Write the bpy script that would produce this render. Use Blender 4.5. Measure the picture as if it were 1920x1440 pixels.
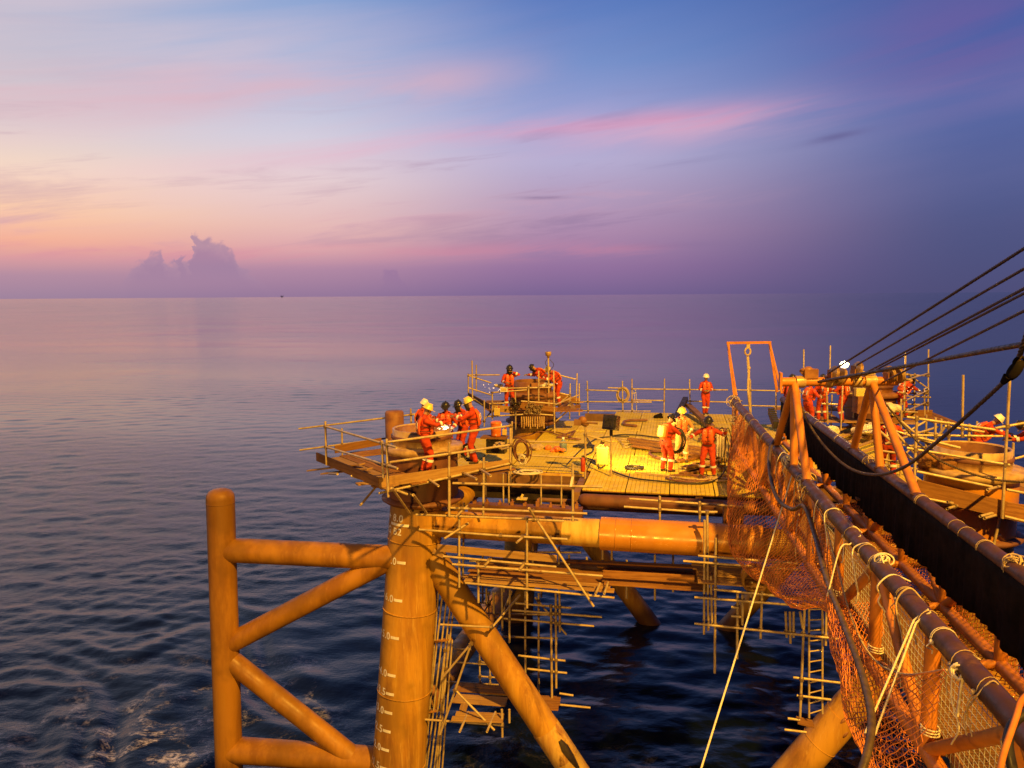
import bpy, bmesh, math, random
import numpy as np
from mathutils import Vector, Matrix
for o in list(bpy.data.objects): bpy.data.objects.remove(o)
S = bpy.context.scene
COL = S.collection
random.seed(4)
RNG = np.random.default_rng(7)
R = math.radians
# ------------------------------------------------------------------ camera
H = 14.0; F = 1440.0; TH = R(6.62); RO = R(0.4)
fw = np.array([0, math.cos(TH), -math.sin(TH)]); up0 = np.array([0, math.sin(TH), math.cos(TH)]); rt0 = np.array([1.0, 0, 0])
rt = math.cos(RO)*rt0 - math.sin(RO)*up0; up = math.sin(RO)*rt0 + math.cos(RO)*up0
cam = bpy.data.objects.new('camera', bpy.data.cameras.new('camera')); COL.objects.link(cam)
cam.matrix_world = Matrix(((rt[0], up[0], -fw[0], 0), (rt[1], up[1], -fw[1], 0), (rt[2], up[2], -fw[2], H), (0, 0, 0, 1)))
cam.data.sensor_width = 36; cam.data.lens = 36*F/1920; cam.data.clip_start = 0.1; cam.data.clip_end = 60000
S.camera = cam
S.view_settings.view_transform = 'Standard'; S.view_settings.look = 'None'; S.view_settings.exposure = 0; S.view_settings.gamma = 1
S.view_settings.use_curve_mapping = False
S.render.engine = 'CYCLES'
S.cycles.max_bounces = 6; S.cycles.sample_clamp_indirect = 6; S.cycles.caustics_reflective = False; S.cycles.caustics_refractive = False
try: S.cycles.use_denoising = True
except Exception: pass

def srgb(r, g, b):
    f = lambda c: (c/255/12.92 if c/255 <= .04045 else ((c/255+.055)/1.055)**2.4)
    return (f(r), f(g), f(b), 1)
# ------------------------------------------------------------------ node expressions
class Ex:
    def __init__(s, nt, sock): s.nt = nt; s.s = sock
    def op(s, o, *a):
        n = s.nt.nodes.new('ShaderNodeMath'); n.operation = o
        for i, x in enumerate((s,)+a):
            if isinstance(x, Ex): s.nt.links.new(x.s, n.inputs[i])
            else: n.inputs[i].default_value = x
        return Ex(s.nt, n.outputs[0])
    def __add__(s, o): return s.op('ADD', o)
    def __sub__(s, o): return s.op('SUBTRACT', o)
    def __mul__(s, o): return s.op('MULTIPLY', o)
    def __truediv__(s, o): return s.op('DIVIDE', o)
    def neg(s): return s*-1
    def gauss(s, c, w): d = (s-c)/w; return (d*d*-1).op('EXPONENT')
    def map(s, a, b, c=0, d=1, smooth=True):
        n = s.nt.nodes.new('ShaderNodeMapRange'); n.interpolation_type = 'SMOOTHSTEP' if smooth else 'LINEAR'; n.clamp = True
        s.nt.links.new(s.s, n.inputs[0])
        for i, x in enumerate((a, b, c, d)): n.inputs[i+1].default_value = x
        return Ex(s.nt, n.outputs[0])
def link(nt, x, inp):
    if isinstance(x, Ex): nt.links.new(x.s, inp)
    elif hasattr(x, 'links'): nt.links.new(x, inp)
    else: inp.default_value = x
def mixc(nt, f, a, b, mode='MIX'):
    n = nt.nodes.new('ShaderNodeMix'); n.data_type = 'RGBA'; n.blend_type = mode
    link(nt, f, n.inputs['Factor']); link(nt, a, n.inputs['A']) if False else link(nt, a, n.inputs[6]); link(nt, b, n.inputs[7])
    return n.outputs[2]
def combine(nt, x, y, z):
    n = nt.nodes.new('ShaderNodeCombineXYZ')
    for i, q in enumerate((x, y, z)): link(nt, q, n.inputs[i])
    return n.outputs[0]
def noise(nt, vec, scale, detail=3, rough=.5, dist=0):
    n = nt.nodes.new('ShaderNodeTexNoise'); n.inputs['Scale'].default_value = scale; n.inputs['Detail'].default_value = detail
    n.inputs['Roughness'].default_value = rough; n.inputs['Distortion'].default_value = dist
    if vec is not None: nt.links.new(vec, n.inputs['Vector'])
    return Ex(nt, n.outputs[0])
# ------------------------------------------------------------------ world: dusk sky after sunset (afterglow on the left)
W = bpy.data.worlds.new('World'); S.world = W; W.use_nodes = True
nt = W.node_tree; nt.nodes.clear()
tc = nt.nodes.new('ShaderNodeTexCoord'); sp = nt.nodes.new('ShaderNodeSeparateXYZ'); nt.links.new(tc.outputs['Generated'], sp.inputs[0])
X, Y, Z = (Ex(nt, sp.outputs[i]) for i in range(3))
EL = Z.op('ARCSINE')*57.2958
AZ = X.op('ARCTAN2', Y)*57.2958
def sky_ramp(stops):
    n = nt.nodes.new('ShaderNodeValToRGB'); n.color_ramp.interpolation = 'EASE' if False else 'LINEAR'
    e = n.color_ramp.elements
    while len(e) < len(stops): e.new(0.5)
    for q, (d, c) in zip(e, stops): q.position = d/60; q.color = srgb(*c)
    link(nt, EL/60.0, n.inputs[0]); return n.outputs[0]
wob = (noise(nt, combine(nt, AZ*.035, EL*.12, 1.7), 1.0, 3)-.5)
left = sky_ramp([(0,(160,132,158)),(1.5,(182,142,162)),(2.6,(222,160,160)),(3.6,(246,178,152)),(5.6,(255,206,164)),(8.0,(246,216,196)),(10.5,(222,206,208)),(13.5,(204,194,206)),(20,(168,180,210)),(30,(136,156,194)),(58,(84,104,156))])
midl = sky_ramp([(0,(150,120,154)),(2,(180,138,164)),(3.2,(220,164,170)),(5.0,(232,188,182)),(8.0,(232,208,210)),(11.0,(212,206,222)),(14.5,(180,190,220)),(20,(138,164,211)),(30,(94,124,178)),(58,(50,70,126))])
midd = sky_ramp([(0,(122,100,146)),(2,(148,114,158)),(4.5,(174,138,172)),(7.0,(180,156,188)),(9.5,(182,174,210)),(12.5,(156,162,210)),(16,(116,144,202)),(20,(88,122,190)),(30,(52,80,146)),(58,(22,34,82))])
rite = sky_ramp([(0,(78,78,120)),(4,(80,86,132)),(8,(84,96,150)),(12,(84,104,166)),(16,(74,96,164)),(20,(62,88,156)),(30,(38,54,114)),(58,(16,24,62))])
dusk = sky_ramp([(0,(40,42,74)),(8,(42,48,88)),(20,(32,40,84)),(58,(14,20,54))])
c = mixc(nt, AZ.map(-34, -14, 0, 1), left, midl)
c = mixc(nt, AZ.map(-16, 5, 0, 1), c, midd)
c = mixc(nt, AZ.map(4, 32, 0, 1), c, rite)
# behind the viewer: even dark dusk blue (eastern side)
c = mixc(nt, AZ.op('ABSOLUTE').map(60, 130, 0, 1), c, dusk)
# soft pink cirrus bands
n1 = noise(nt, combine(nt, AZ*.05+EL*-.10, EL*.32+AZ*-.045, 3.1), 1.0, 5, .55, .4)
n2 = noise(nt, combine(nt, AZ*.10+EL*-.16, EL*.75+AZ*-.07, 8.4), 1.0, 6, .6, .5)
fade = AZ.map(-60, -20, .35, 1)*AZ.map(22, 40, 1, .3)
az0 = AZ-6
cen = az0.op('MINIMUM', 0)*az0.op('MINIMUM', 0)*-.0042+az0.op('MAXIMUM', 0)*.035
band1 = (EL-cen+wob*2.2).gauss(11.5, 1.25)*n1.map(.28, .62)*AZ.map(-26, -8, .2, 1)*AZ.map(12, 26, 1, .1)
band1b = (EL-cen+wob*2.2).gauss(11.9, .62)*n2.map(.33, .62)*AZ.map(-10, 0, 0, 1)*AZ.map(13, 25, 1, .15)
band2 = (EL-AZ*.10+wob*4).gauss(15.2, 1.4)*n1.map(.28, .6)*AZ.map(-8, 6, 1, 0)
band3 = (EL+wob*2).gauss(3.0, .55)*n2.map(.4, .7)*AZ.map(6, 14, 1, 0)
band4 = (EL-AZ*.06+wob*3).gauss(6.1, .9)*n2.map(.42, .7)*AZ.map(10, 22, 1, 0)
haze = n1.map(.30, .70)*EL.map(3, 8)*EL.map(16, 24, 1, .2)*AZ.map(-22, 12, 1, .10)
c = mixc(nt, haze*.36, c, mixc(nt, AZ.map(-25, 5), srgb(240,206,206), srgb(190,168,206)))
c = mixc(nt, band1*.55, c, srgb(234,176,198)); c = mixc(nt, band1b*.34, c, srgb(240,142,172))
c = mixc(nt, band2*.62, c, srgb(224,176,190)); c = mixc(nt, band3*.5, c, srgb(226,140,160)); c = mixc(nt, band4*.4, c, srgb(226,170,184))
grey = n2.map(.5, .72)*EL.map(1.5, 4)*EL.map(9, 15, 1, .15)
c = mixc(nt, grey*.40*AZ.map(4, 18, 1, .1), c, mixc(nt, AZ.map(-20, 20), srgb(188,150,172), srgb(98,88,142)))
purp = AZ.gauss(29, 7.5)*EL.gauss(15.2, 3.4)*n1.map(.25, .62)
c = mixc(nt, purp*.4, c, srgb(128,88,152))
# distant cumulus bank and wisps
hw = noise(nt, combine(nt, AZ*1.1, EL*1.1, 5.0), 1.0, 2, .5)-.5
hn = noise(nt, combine(nt, AZ*1.5+hw*1.2, EL*1.9+hw*1.5, 2.0), 1.0, 4, .52)-.5
AW = AZ+hn*.9+hw*.9
h = AW.map(-22.9, -22.0)*AW.map(-19.8, -18.2, 1, 0)*(((AZ+22)*-.42)+4.3)
h = h.op('MAXIMUM', AW.map(-26.7, -25.4)*AW.map(-24.3, -23.5, 1, 0)*((AZ+25.8)*.55+2.3))
h = h.op('MAXIMUM', AW.map(-23.8, -23.1)*AW.map(-22.9, -22.3, 1, 0)*3.1).op('MAXIMUM', AZ.map(-27.5, -25.5, 0, 1)*AZ.map(-20, -16, 1, 0)*2.4)
h = h.op('MAXIMUM', AW.map(-10.2, -9.0)*AW.map(-8.6, -7.0, 1, 0)*1.9)
cum = (h+hn*1.6-EL).map(-.12, .36)*EL.map(.3, 2.4, .1, 1)
c = mixc(nt, cum*AZ.map(-15, -10, .74, .4), c, mixc(nt, AZ.map(-15, -8), mixc(nt, (h+hn*1.6+hw*1.2-EL).map(.1, 1.4), srgb(168,136,164), srgb(154,126,160)), srgb(134,104,154)))
wisp = (EL-AZ*.13).gauss(7.35, .22)*AZ.gauss(22.3, 1.6)*n2.map(.4, .62)
wisp2 = EL.gauss(7.0, .13)*AZ.gauss(2.2, 2.2)*n2.map(.4, .6)
c = mixc(nt, (wisp+wisp2)*.42, c, srgb(84,72,124))
# grain-free night side below horizon continues as sea-dark
c = mixc(nt, EL.map(-3, -.3, 1, 0), c, srgb(40,40,70))
sky_out = nt.nodes.new('ShaderNodeBackground'); nt.links.new(c, sky_out.inputs[0]); sky_out.inputs[1].default_value = 1.0
wo = nt.nodes.new('ShaderNodeOutputWorld'); nt.links.new(sky_out.outputs[0], wo.inputs[0])
# ------------------------------------------------------------------ lamps: sodium floodlights of the work vessel, behind and above the camera
def spot(name, loc, tgt, watts, size, blend, col=(1, .50, .055), rad=.9):
    d = bpy.data.lights.new(name, 'SPOT'); d.energy = watts; d.spot_size = R(size); d.spot_blend = blend; d.color = col; d.shadow_soft_size = rad
    o = bpy.data.objects.new(name, d); COL.objects.link(o); o.location = loc
    o.rotation_euler = (Vector(tgt)-Vector(loc)).to_track_quat('-Z', 'Y').to_euler(); return o
spot('vessel_floodlight', (18, -16, 46), (7.0, 23.5, 8), 270000, 42, .8)
spot('vessel_floodlight', (-5, -13, 13.0), (0.5, 17, 3.0), 21000, 56, .9)
def at_point(name, loc, watts, col, rad):
    d = bpy.data.lights.new(name, 'POINT'); d.energy = watts; d.color = col; d.shadow_soft_size = rad
    o = bpy.data.objects.new(name, d); COL.objects.link(o); o.location = loc; return o
# ------------------------------------------------------------------ sight lines: true positions measured along the photo's rays
C0 = np.array([0, 0, H])
def ray(px, py): return fw + (px-960)/F*rt - (py-720)/F*up
def atz(px, py, z): r = ray(px, py); return C0 + r*((z-H)/r[2])
def aty(px, py, y): r = ray(px, py); return C0 + r*(y/r[1])
L1 = np.array([-2.43, 20.15, 0]); L2 = np.array([10.6, 17.4, 0]); L3 = np.array([0.85, 31.7, 0]); L4 = np.array([14.6, 31.0, 0])
U = (L2-L1)/np.linalg.norm(L2-L1); V = np.array([-U[1], U[0], 0]); UP = np.array([0, 0, 1.0])
def row(px, py, off):           # on the upright plane through the two near legs, moved `off` metres away from the camera
    r = ray(px, py); return C0 + r*(((L1-C0)@V + off)/(r@V))
def ab(a, b, z): return np.array([*(L1+U*a+V*b)[:2], z])
# ------------------------------------------------------------------ mesh building
class MB:
    def __init__(s): s.v = []; s.f = []; s.sm = []; s.mi = []; s.m = 0
    def add(s, vs, fs, smooth=False):
        n = len(s.v); s.v += [tuple(map(float, q)) for q in vs]
        for f in fs: s.f.append([n+i for i in f]); s.sm.append(smooth); s.mi.append(s.m)
    def frame(s, d, hint=None):
        d = np.asarray(d, float); d = d/np.linalg.norm(d)
        h = np.array(hint if hint is not None else (0, 0, 1.0), float)
        if abs(h@d) > .97: h = np.array([1.0, 0, 0])
        a = np.cross(h, d); a /= np.linalg.norm(a); b = np.cross(d, a); return d, a, b
    def tube(s, p0, p1, r0, r1=None, n=8, caps=True, hollow=0):
        p0 = np.asarray(p0, float); p1 = np.asarray(p1, float); r1 = r0 if r1 is None else r1
        d, a, b = s.frame(p1-p0); ring = [a*math.cos(2*math.pi*i/n)+b*math.sin(2*math.pi*i/n) for i in range(n)]
        vs = [p0+q*r0 for q in ring]+[p1+q*r1 for q in ring]
        s.add(vs, [[i, (i+1) % n, n+(i+1) % n, n+i] for i in range(n)], True)
        if caps: s.add(vs, [list(range(n))[::-1], list(range(n, 2*n))])
    def path(s, pts, r, n=6, caps=True):
        pts = [np.asarray(p, float) for p in pts]; vs = []; a = None
        for i, p in enumerate(pts):
            d = pts[min(i+1, len(pts)-1)]-pts[max(i-1, 0)]; d /= (np.linalg.norm(d)+1e-9)
            if a is None: _, a, b = s.frame(d)
            a = a-d*(a@d); a /= (np.linalg.norm(a)+1e-9); b = np.cross(d, a)
            rr = r[i] if hasattr(r, '__len__') else r
            vs += [p+(a*math.cos(2*math.pi*k/n)+b*math.sin(2*math.pi*k/n))*rr for k in range(n)]
        fs = [[i*n+k, i*n+(k+1) % n, (i+1)*n+(k+1) % n, (i+1)*n+k] for i in range(len(pts)-1) for k in range(n)]
        s.add(vs, fs, True)
        if caps: s.add(vs, [list(range(n))[::-1], list(range((len(pts)-1)*n, len(pts)*n))])
    def box(s, c, sx, sy, sz, ax=(1, 0, 0), ay=(0, 1, 0), az=(0, 0, 1)):
        c, ax, ay, az = (np.asarray(q, float) for q in (c, ax, ay, az))
        vs = [c+ax*sx/2*i+ay*sy/2*j+az*sz/2*k for k in (-1, 1) for j in (-1, 1) for i in (-1, 1)]
        s.add(vs, [[0, 2, 3, 1], [4, 5, 7, 6], [0, 1, 5, 4], [2, 6, 7, 3], [0, 4, 6, 2], [1, 3, 7, 5]])
    def beam(s, p0, p1, w, h, upv=(0, 0, 1)):   # w sideways, h along upv
        p0 = np.asarray(p0, float); p1 = np.asarray(p1, float); L = np.linalg.norm(p1-p0); d = (p1-p0)/L
        _, a, b = s.frame(d, upv); s.box((p0+p1)/2, L, w, h, d, a, b)
    def lathe(s, prof, c=(0, 0, 0), n=24, axis=None):
        c = np.asarray(c, float); d, a, b = s.frame(axis if axis is not None else (0, 0, 1.0))
        vs = []
        for r, z in prof: vs += [c+d*z+(a*math.cos(2*math.pi*k/n)+b*math.sin(2*math.pi*k/n))*r for k in range(n)]
        fs = [[i*n+k, i*n+(k+1) % n, (i+1)*n+(k+1) % n, (i+1)*n+k] for i in range(len(prof)-1) for k in range(n)]
        s.add(vs, fs, True)
    def ring(s, c, rad, r, axis=(0, 0, 1), n=20, m=6, sq=1):
        d, a, b = s.frame(axis); c = np.asarray(c, float)
        s.path([c+(a*math.cos(t)+b*math.sin(t)*sq)*rad for t in np.linspace(0, 2*math.pi, n+1)], r, m, False)
    def ball(s, c, rx, ry=None, rz=None, n=10, m=7, ax=(1, 0, 0), ay=(0, 1, 0), az=(0, 0, 1), half=False):
        ry = ry or rx; rz = rz or rx; c, ax, ay, az = (np.asarray(q, float) for q in (c, ax, ay, az)); vs = []
        t1 = 0 if half else -math.pi/2
        for i in range(m+1):
            t = t1+(math.pi/2-t1)*i/m*0.999
            vs += [c+ax*rx*math.cos(t)*math.cos(2*math.pi*k/n)+ay*ry*math.cos(t)*math.sin(2*math.pi*k/n)+az*rz*math.sin(t) for k in range(n)]
        s.add(vs, [[i*n+k, i*n+(k+1) % n, (i+1)*n+(k+1) % n, (i+1)*n+k] for i in range(m) for k in range(n)], True)
    def mesh(s, name):
        me = bpy.data.meshes.new(name); me.from_pydata(s.v, [], s.f); me.update()
        me.polygons.foreach_set('use_smooth', s.sm); me.polygons.foreach_set('material_index', s.mi); return me
    def build(s, name, mats, parent=None, kind=None, label=None):
        me = s.mesh(name)
        for m in (mats if isinstance(mats, (list, tuple)) else [mats]): me.materials.append(m)
        return obj(name, me, parent, kind, label)
def obj(name, me, parent=None, kind=None, label=None):
    o = bpy.data.objects.new(name, me); COL.objects.link(o)
    if parent is not None:
        o.parent = parent; o.matrix_parent_inverse = PINV.get(parent.name) or Matrix()
    if kind: o['kind'] = kind
    if label: o['label'] = label
    return o
PINV = {}
def thing(name, label, cat, loc=(0, 0, 0), group=None, rz=0):
    o = bpy.data.objects.new(name, None); COL.objects.link(o); o.empty_display_size = .2
    o.matrix_world = Matrix.Translation(Vector([float(q) for q in loc])) @ Matrix.Rotation(rz, 4, 'Z')
    PINV[o.name] = o.matrix_world.inverted()       # children keep their world coordinates
    tag(o, label, cat, group); return o
def tag(o, label, cat, group=None, kind=None):
    if label: o['label'] = label
    if cat: o['category'] = cat
    if group: o['group'] = group
    if kind: o['kind'] = kind
    return o
def cr(pts, n):                 # smooth curve through points
    P = [np.asarray(p, float) for p in pts]; P = [2*P[0]-P[1]]+P+[2*P[-1]-P[-2]]; out = []
    for i in range(1, len(P)-2):
        for k in range(n):
            t = k/n; a, b, c, d = P[i-1:i+3]
            out.append(.5*((2*b)+(c-a)*t+(2*a-5*b+4*c-d)*t*t+(3*b-a-3*c+d)*t**3))
    return out+[P[-2]]
def jig(pts, a): return [np.asarray(p)+RNG.normal(0, a, 3) for p in pts]
# ------------------------------------------------------------------ materials
M = {}
def mat(name, c1, c2=None, scale=3.0, rough=.55, metal=0, bump=.15, streak=1.0, lo=.38, hi=.66, rust=None, rlo=.62, rhi=.75, bscale=None, emit=None, spec=.5, scratch=None, vary=0):
    m = bpy.data.materials.new(name); m.use_nodes = True; nt = m.node_tree; b = nt.nodes['Principled BSDF']
    b.inputs['Roughness'].default_value = rough; b.inputs['Metallic'].default_value = metal; b.inputs['Specular IOR Level'].default_value = spec
    tcn = nt.nodes.new('ShaderNodeTexCoord'); mp = nt.nodes.new('ShaderNodeMapping'); nt.links.new(tcn.outputs['Object'], mp.inputs[0])
    mp.inputs['Scale'].default_value = (1, 1, streak) if np.isscalar(streak) else streak
    c2 = c2 or tuple(q*.6 for q in c1)
    n = noise(nt, mp.outputs[0], scale, 6, .62)
    col = mixc(nt, n.map(lo, hi), (*c1, 1), (*c2, 1))
    if rust:
        n2 = noise(nt, mp.outputs[0], scale*.55, 8, .7, .6); col = mixc(nt, n2.map(rlo, rhi), col, (*rust, 1))
    if scratch:                                            # fine pale scuffs running down the surface, and broad dull patches
        m2 = nt.nodes.new('ShaderNodeMapping'); nt.links.new(tcn.outputs['Object'], m2.inputs[0]); m2.inputs['Scale'].default_value = (14, 14, .9)
        sn = noise(nt, m2.outputs[0], 1.0, 5, .65); col = mixc(nt, sn.map(.54, .70)*.5, col, (*scratch, 1))
        big = noise(nt, tcn.outputs['Object'], .55, 4, .6); col = mixc(nt, big.map(.44, .64)*.72, col, (*(q*.45 for q in c1), 1))
    if scratch:                                            # wet, overgrown splash zone at the waterline
        sz = nt.nodes.new('ShaderNodeSeparateXYZ'); nt.links.new(tcn.outputs['Object'], sz.inputs[0]); wet = (Ex(nt, sz.outputs[2])+(n-.5)*1.6).map(.35, 1.25, 1, 0)
        col = mixc(nt, wet, col, (.085, .035, .016, 1))
    if vary:
        oi = nt.nodes.new('ShaderNodeObjectInfo'); rv = Ex(nt, oi.outputs['Random'])
        col = mixc(nt, rv.map(0, 1, 0, vary, False), col, (*(q*.55 for q in c1), 1))
    nt.links.new(col, b.inputs['Base Color'])
    rr = noise(nt, mp.outputs[0], scale*2.1, 4); link(nt, rr.map(.3, .7, max(.05, rough-.14), min(1, rough+.16)), b.inputs['Roughness'])
    if bump:
        bn = nt.nodes.new('ShaderNodeBump'); bn.inputs['Strength'].default_value = bump; bn.inputs['Distance'].default_value = .02
        link(nt, noise(nt, mp.outputs[0], bscale or scale*6, 4, .6), bn.inputs['Height']); nt.links.new(bn.outputs[0], b.inputs['Normal'])
    if emit:
        b.inputs['Emission Color'].default_value = (*emit[:3], 1); b.inputs['Emission Strength'].default_value = emit[3]
    m.diffuse_color = (*c1, 1); M[name] = m; return m
mat('jacket_paint', (.52, .275, .033), (.30, .13, .018), 1.6, .5, 0, .15, .085, rust=(.15, .06, .018), rlo=.52, rhi=.72, scratch=(.60, .38, .09), spec=.35)
mat('bumper_paint', (.42, .195, .024), (.26, .11, .015), 1.6, .5, 0, .1, .25, rust=(.15, .06, .018), rlo=.62, rhi=.80, scratch=(.42, .21, .03), spec=.35)
mat('pale_paint', (.62, .42, .10), (.46, .24, .03), 2.2, .5, 0, .1, (1.6, .25, .4), rust=(.5, .22, .03))
mat('fresh_paint', (.54, .235, .026), (.45, .185, .022), 1.2, .27, 0, .05, .5, spec=.6)
mat('scraped_coating', (.60, .38, .09), (.36, .17, .04), 5, .5, 0, .3, .12, rust=(.16, .07, .02), rlo=.55, rhi=.66)
mat('primer', (.17, .065, .03), (.11, .042, .022), 2, .6, 0, .2, .4, rust=(.26, .10, .03))
mat('rust_steel', (.30, .13, .04), (.19, .075, .03), 3, .6, 0, .25, rust=(.10, .04, .02))
mat('ground_steel', (.50, .34, .14), (.34, .20, .07), 4, .40, .1, .2, rust=(.28, .13, .05))
mat('sheave_steel', (.36, .22, .07), (.16, .085, .03), 6, .4, .2, .2)
mat('chord_paint', (.085, .032, .012), (.05, .019, .008), 2.5, .5, 0, .2, rust=(.20, .085, .022))
mat('truss_paint', (.54, .20, .03), (.40, .14, .024), 1.8, .5, 0, .12, rust=(.20, .07, .025), rlo=.56, rhi=.76, spec=.35)
mat('scaffold_tube', (.54, .43, .24), (.40, .29, .14), 5, .45, .2, .1, rust=(.26, .12, .04), rlo=.6, rhi=.7)
mat('coupler_steel', (.30, .22, .12), (.2, .13, .07), 8, .5, .5, .2)
mat('plank_wood', (.34, .165, .05), (.20, .085, .028), 3, .8, 0, .3, (.6, 7, 7), rust=(.14, .06, .025), rlo=.6, vary=.7, spec=.15)
mat('plank_pale', (.44, .27, .10), (.30, .16, .055), 3, .8, 0, .3, (.6, 7, 7), rust=(.2, .1, .035), rlo=.6, vary=.5, spec=.15)
mat('grating', (.76, .58, .06), (.62, .45, .045), 1.3, .6, 0, .15, spec=.15, rust=(.28, .17, .05), rlo=.56, rhi=.76, vary=.35)
mat('beam_steel', (.24, .12, .045), (.15, .07, .03), 2, .6, 0, .2)
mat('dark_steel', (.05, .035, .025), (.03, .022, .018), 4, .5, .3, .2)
mat('black_cloth', (.014, .010, .008), (.006, .005, .004), 3, .95, 0, .2, spec=.08)
mat('black_rubber', (.02, .017, .015), (.035, .028, .02), 6, .5, 0, .1)
mat('white_paint', (.78, .76, .70), (.62, .58, .5), 6, .55, 0, .05)
mat('white_rope', (.74, .68, .54), (.58, .5, .36), 30, .85, 0, .4, bscale=90)
mat('tan_rope', (.52, .40, .22), (.4, .28, .13), 30, .9, 0, .4, bscale=90)
mat('wire_rope', (.10, .065, .04), (.055, .036, .024), 25, .5, .4, .5, bscale=60)
mat('net_cord', (.78, .27, .05), (.62, .18, .03), 3, .8, 0, .1)
mat('wire_mesh', (.55, .58, .58), (.42, .44, .44), 8, .45, .2, .05)
mat('hose', (.10, .065, .035), (.06, .04, .022), 7, .5, 0, .2)
mat('brown_hose', (.22, .09, .05), (.14, .06, .03), 7, .5, 0, .2)
mat('coverall', (.50, .045, .007), (.36, .03, .005), 7, .85, 0, .4, bscale=22)
mat('coverall_pale', (.72, .36, .14), (.62, .28, .1), 7, .85, 0, .4, bscale=22)
mat('vest_cloth', (.74, .13, .02), (.60, .09, .014), 9, .8, 0, .3)
mat('reflective', (.80, .78, .70), (.7, .66, .58), 8, .4, 0, .05)
mat('skin', (.42, .23, .13), (.34, .17, .095), 9, .55, 0, .05)
mat('boot', (.06, .035, .02), (.04, .025, .015), 6, .6, 0, .1)
mat('glove', (.34, .24, .13), (.22, .14, .07), 9, .8, 0, .2)
mat('yellow_helmet', (.80, .62, .12), (.74, .54, .09), 6, .3, 0, .0)
mat('white_helmet', (.80, .78, .70), (.74, .7, .6), 6, .3, 0, .0)
mat('black_helmet', (.022, .02, .02), (.035, .03, .03), 6, .3, 0, .0)
mat('strap', (.03, .022, .02), (.02, .016, .014), 6, .7, 0, .0)
mat('hair', (.012, .01, .009), (.02, .015, .012), 20, .7, 0, .2)
mat('orange_plastic', (.80, .20, .03), (.70, .16, .02), 5, .4, 0, .05)
mat('yellow_plastic', (.56, .45, .12), (.62, .48, .1), 5, .45, 0, .05)
mat('red_paint', (.45, .05, .015), (.35, .035, .01), 5, .4, 0, .05)
mat('bottle_plastic', (.16, .22, .26), (.12, .17, .2), 4, .12, 0, .05)
mat('white_sack', (.70, .64, .46), (.5, .42, .26), 3, .85, 0, .5)
mat('lamp_glow', (1, .8, .5), (1, .8, .5), 2, .5, 0, 0, emit=(1, .80, .5, 2.6))
mat('arc_glow', (1, .9, .8), (1, .9, .8), 2, .5, 0, 0, emit=(1, .88, .68, 2.4))
mat('spark_glow', (1, .8, .5), (1, .8, .5), 2, .5, 0, 0, emit=(1, .72, .4, 1.6))
mat('lamp_lens', (.85, .85, .8), (.8, .78, .7), 2, .2, 0, 0, emit=(1, .85, .6, 4))
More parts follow.
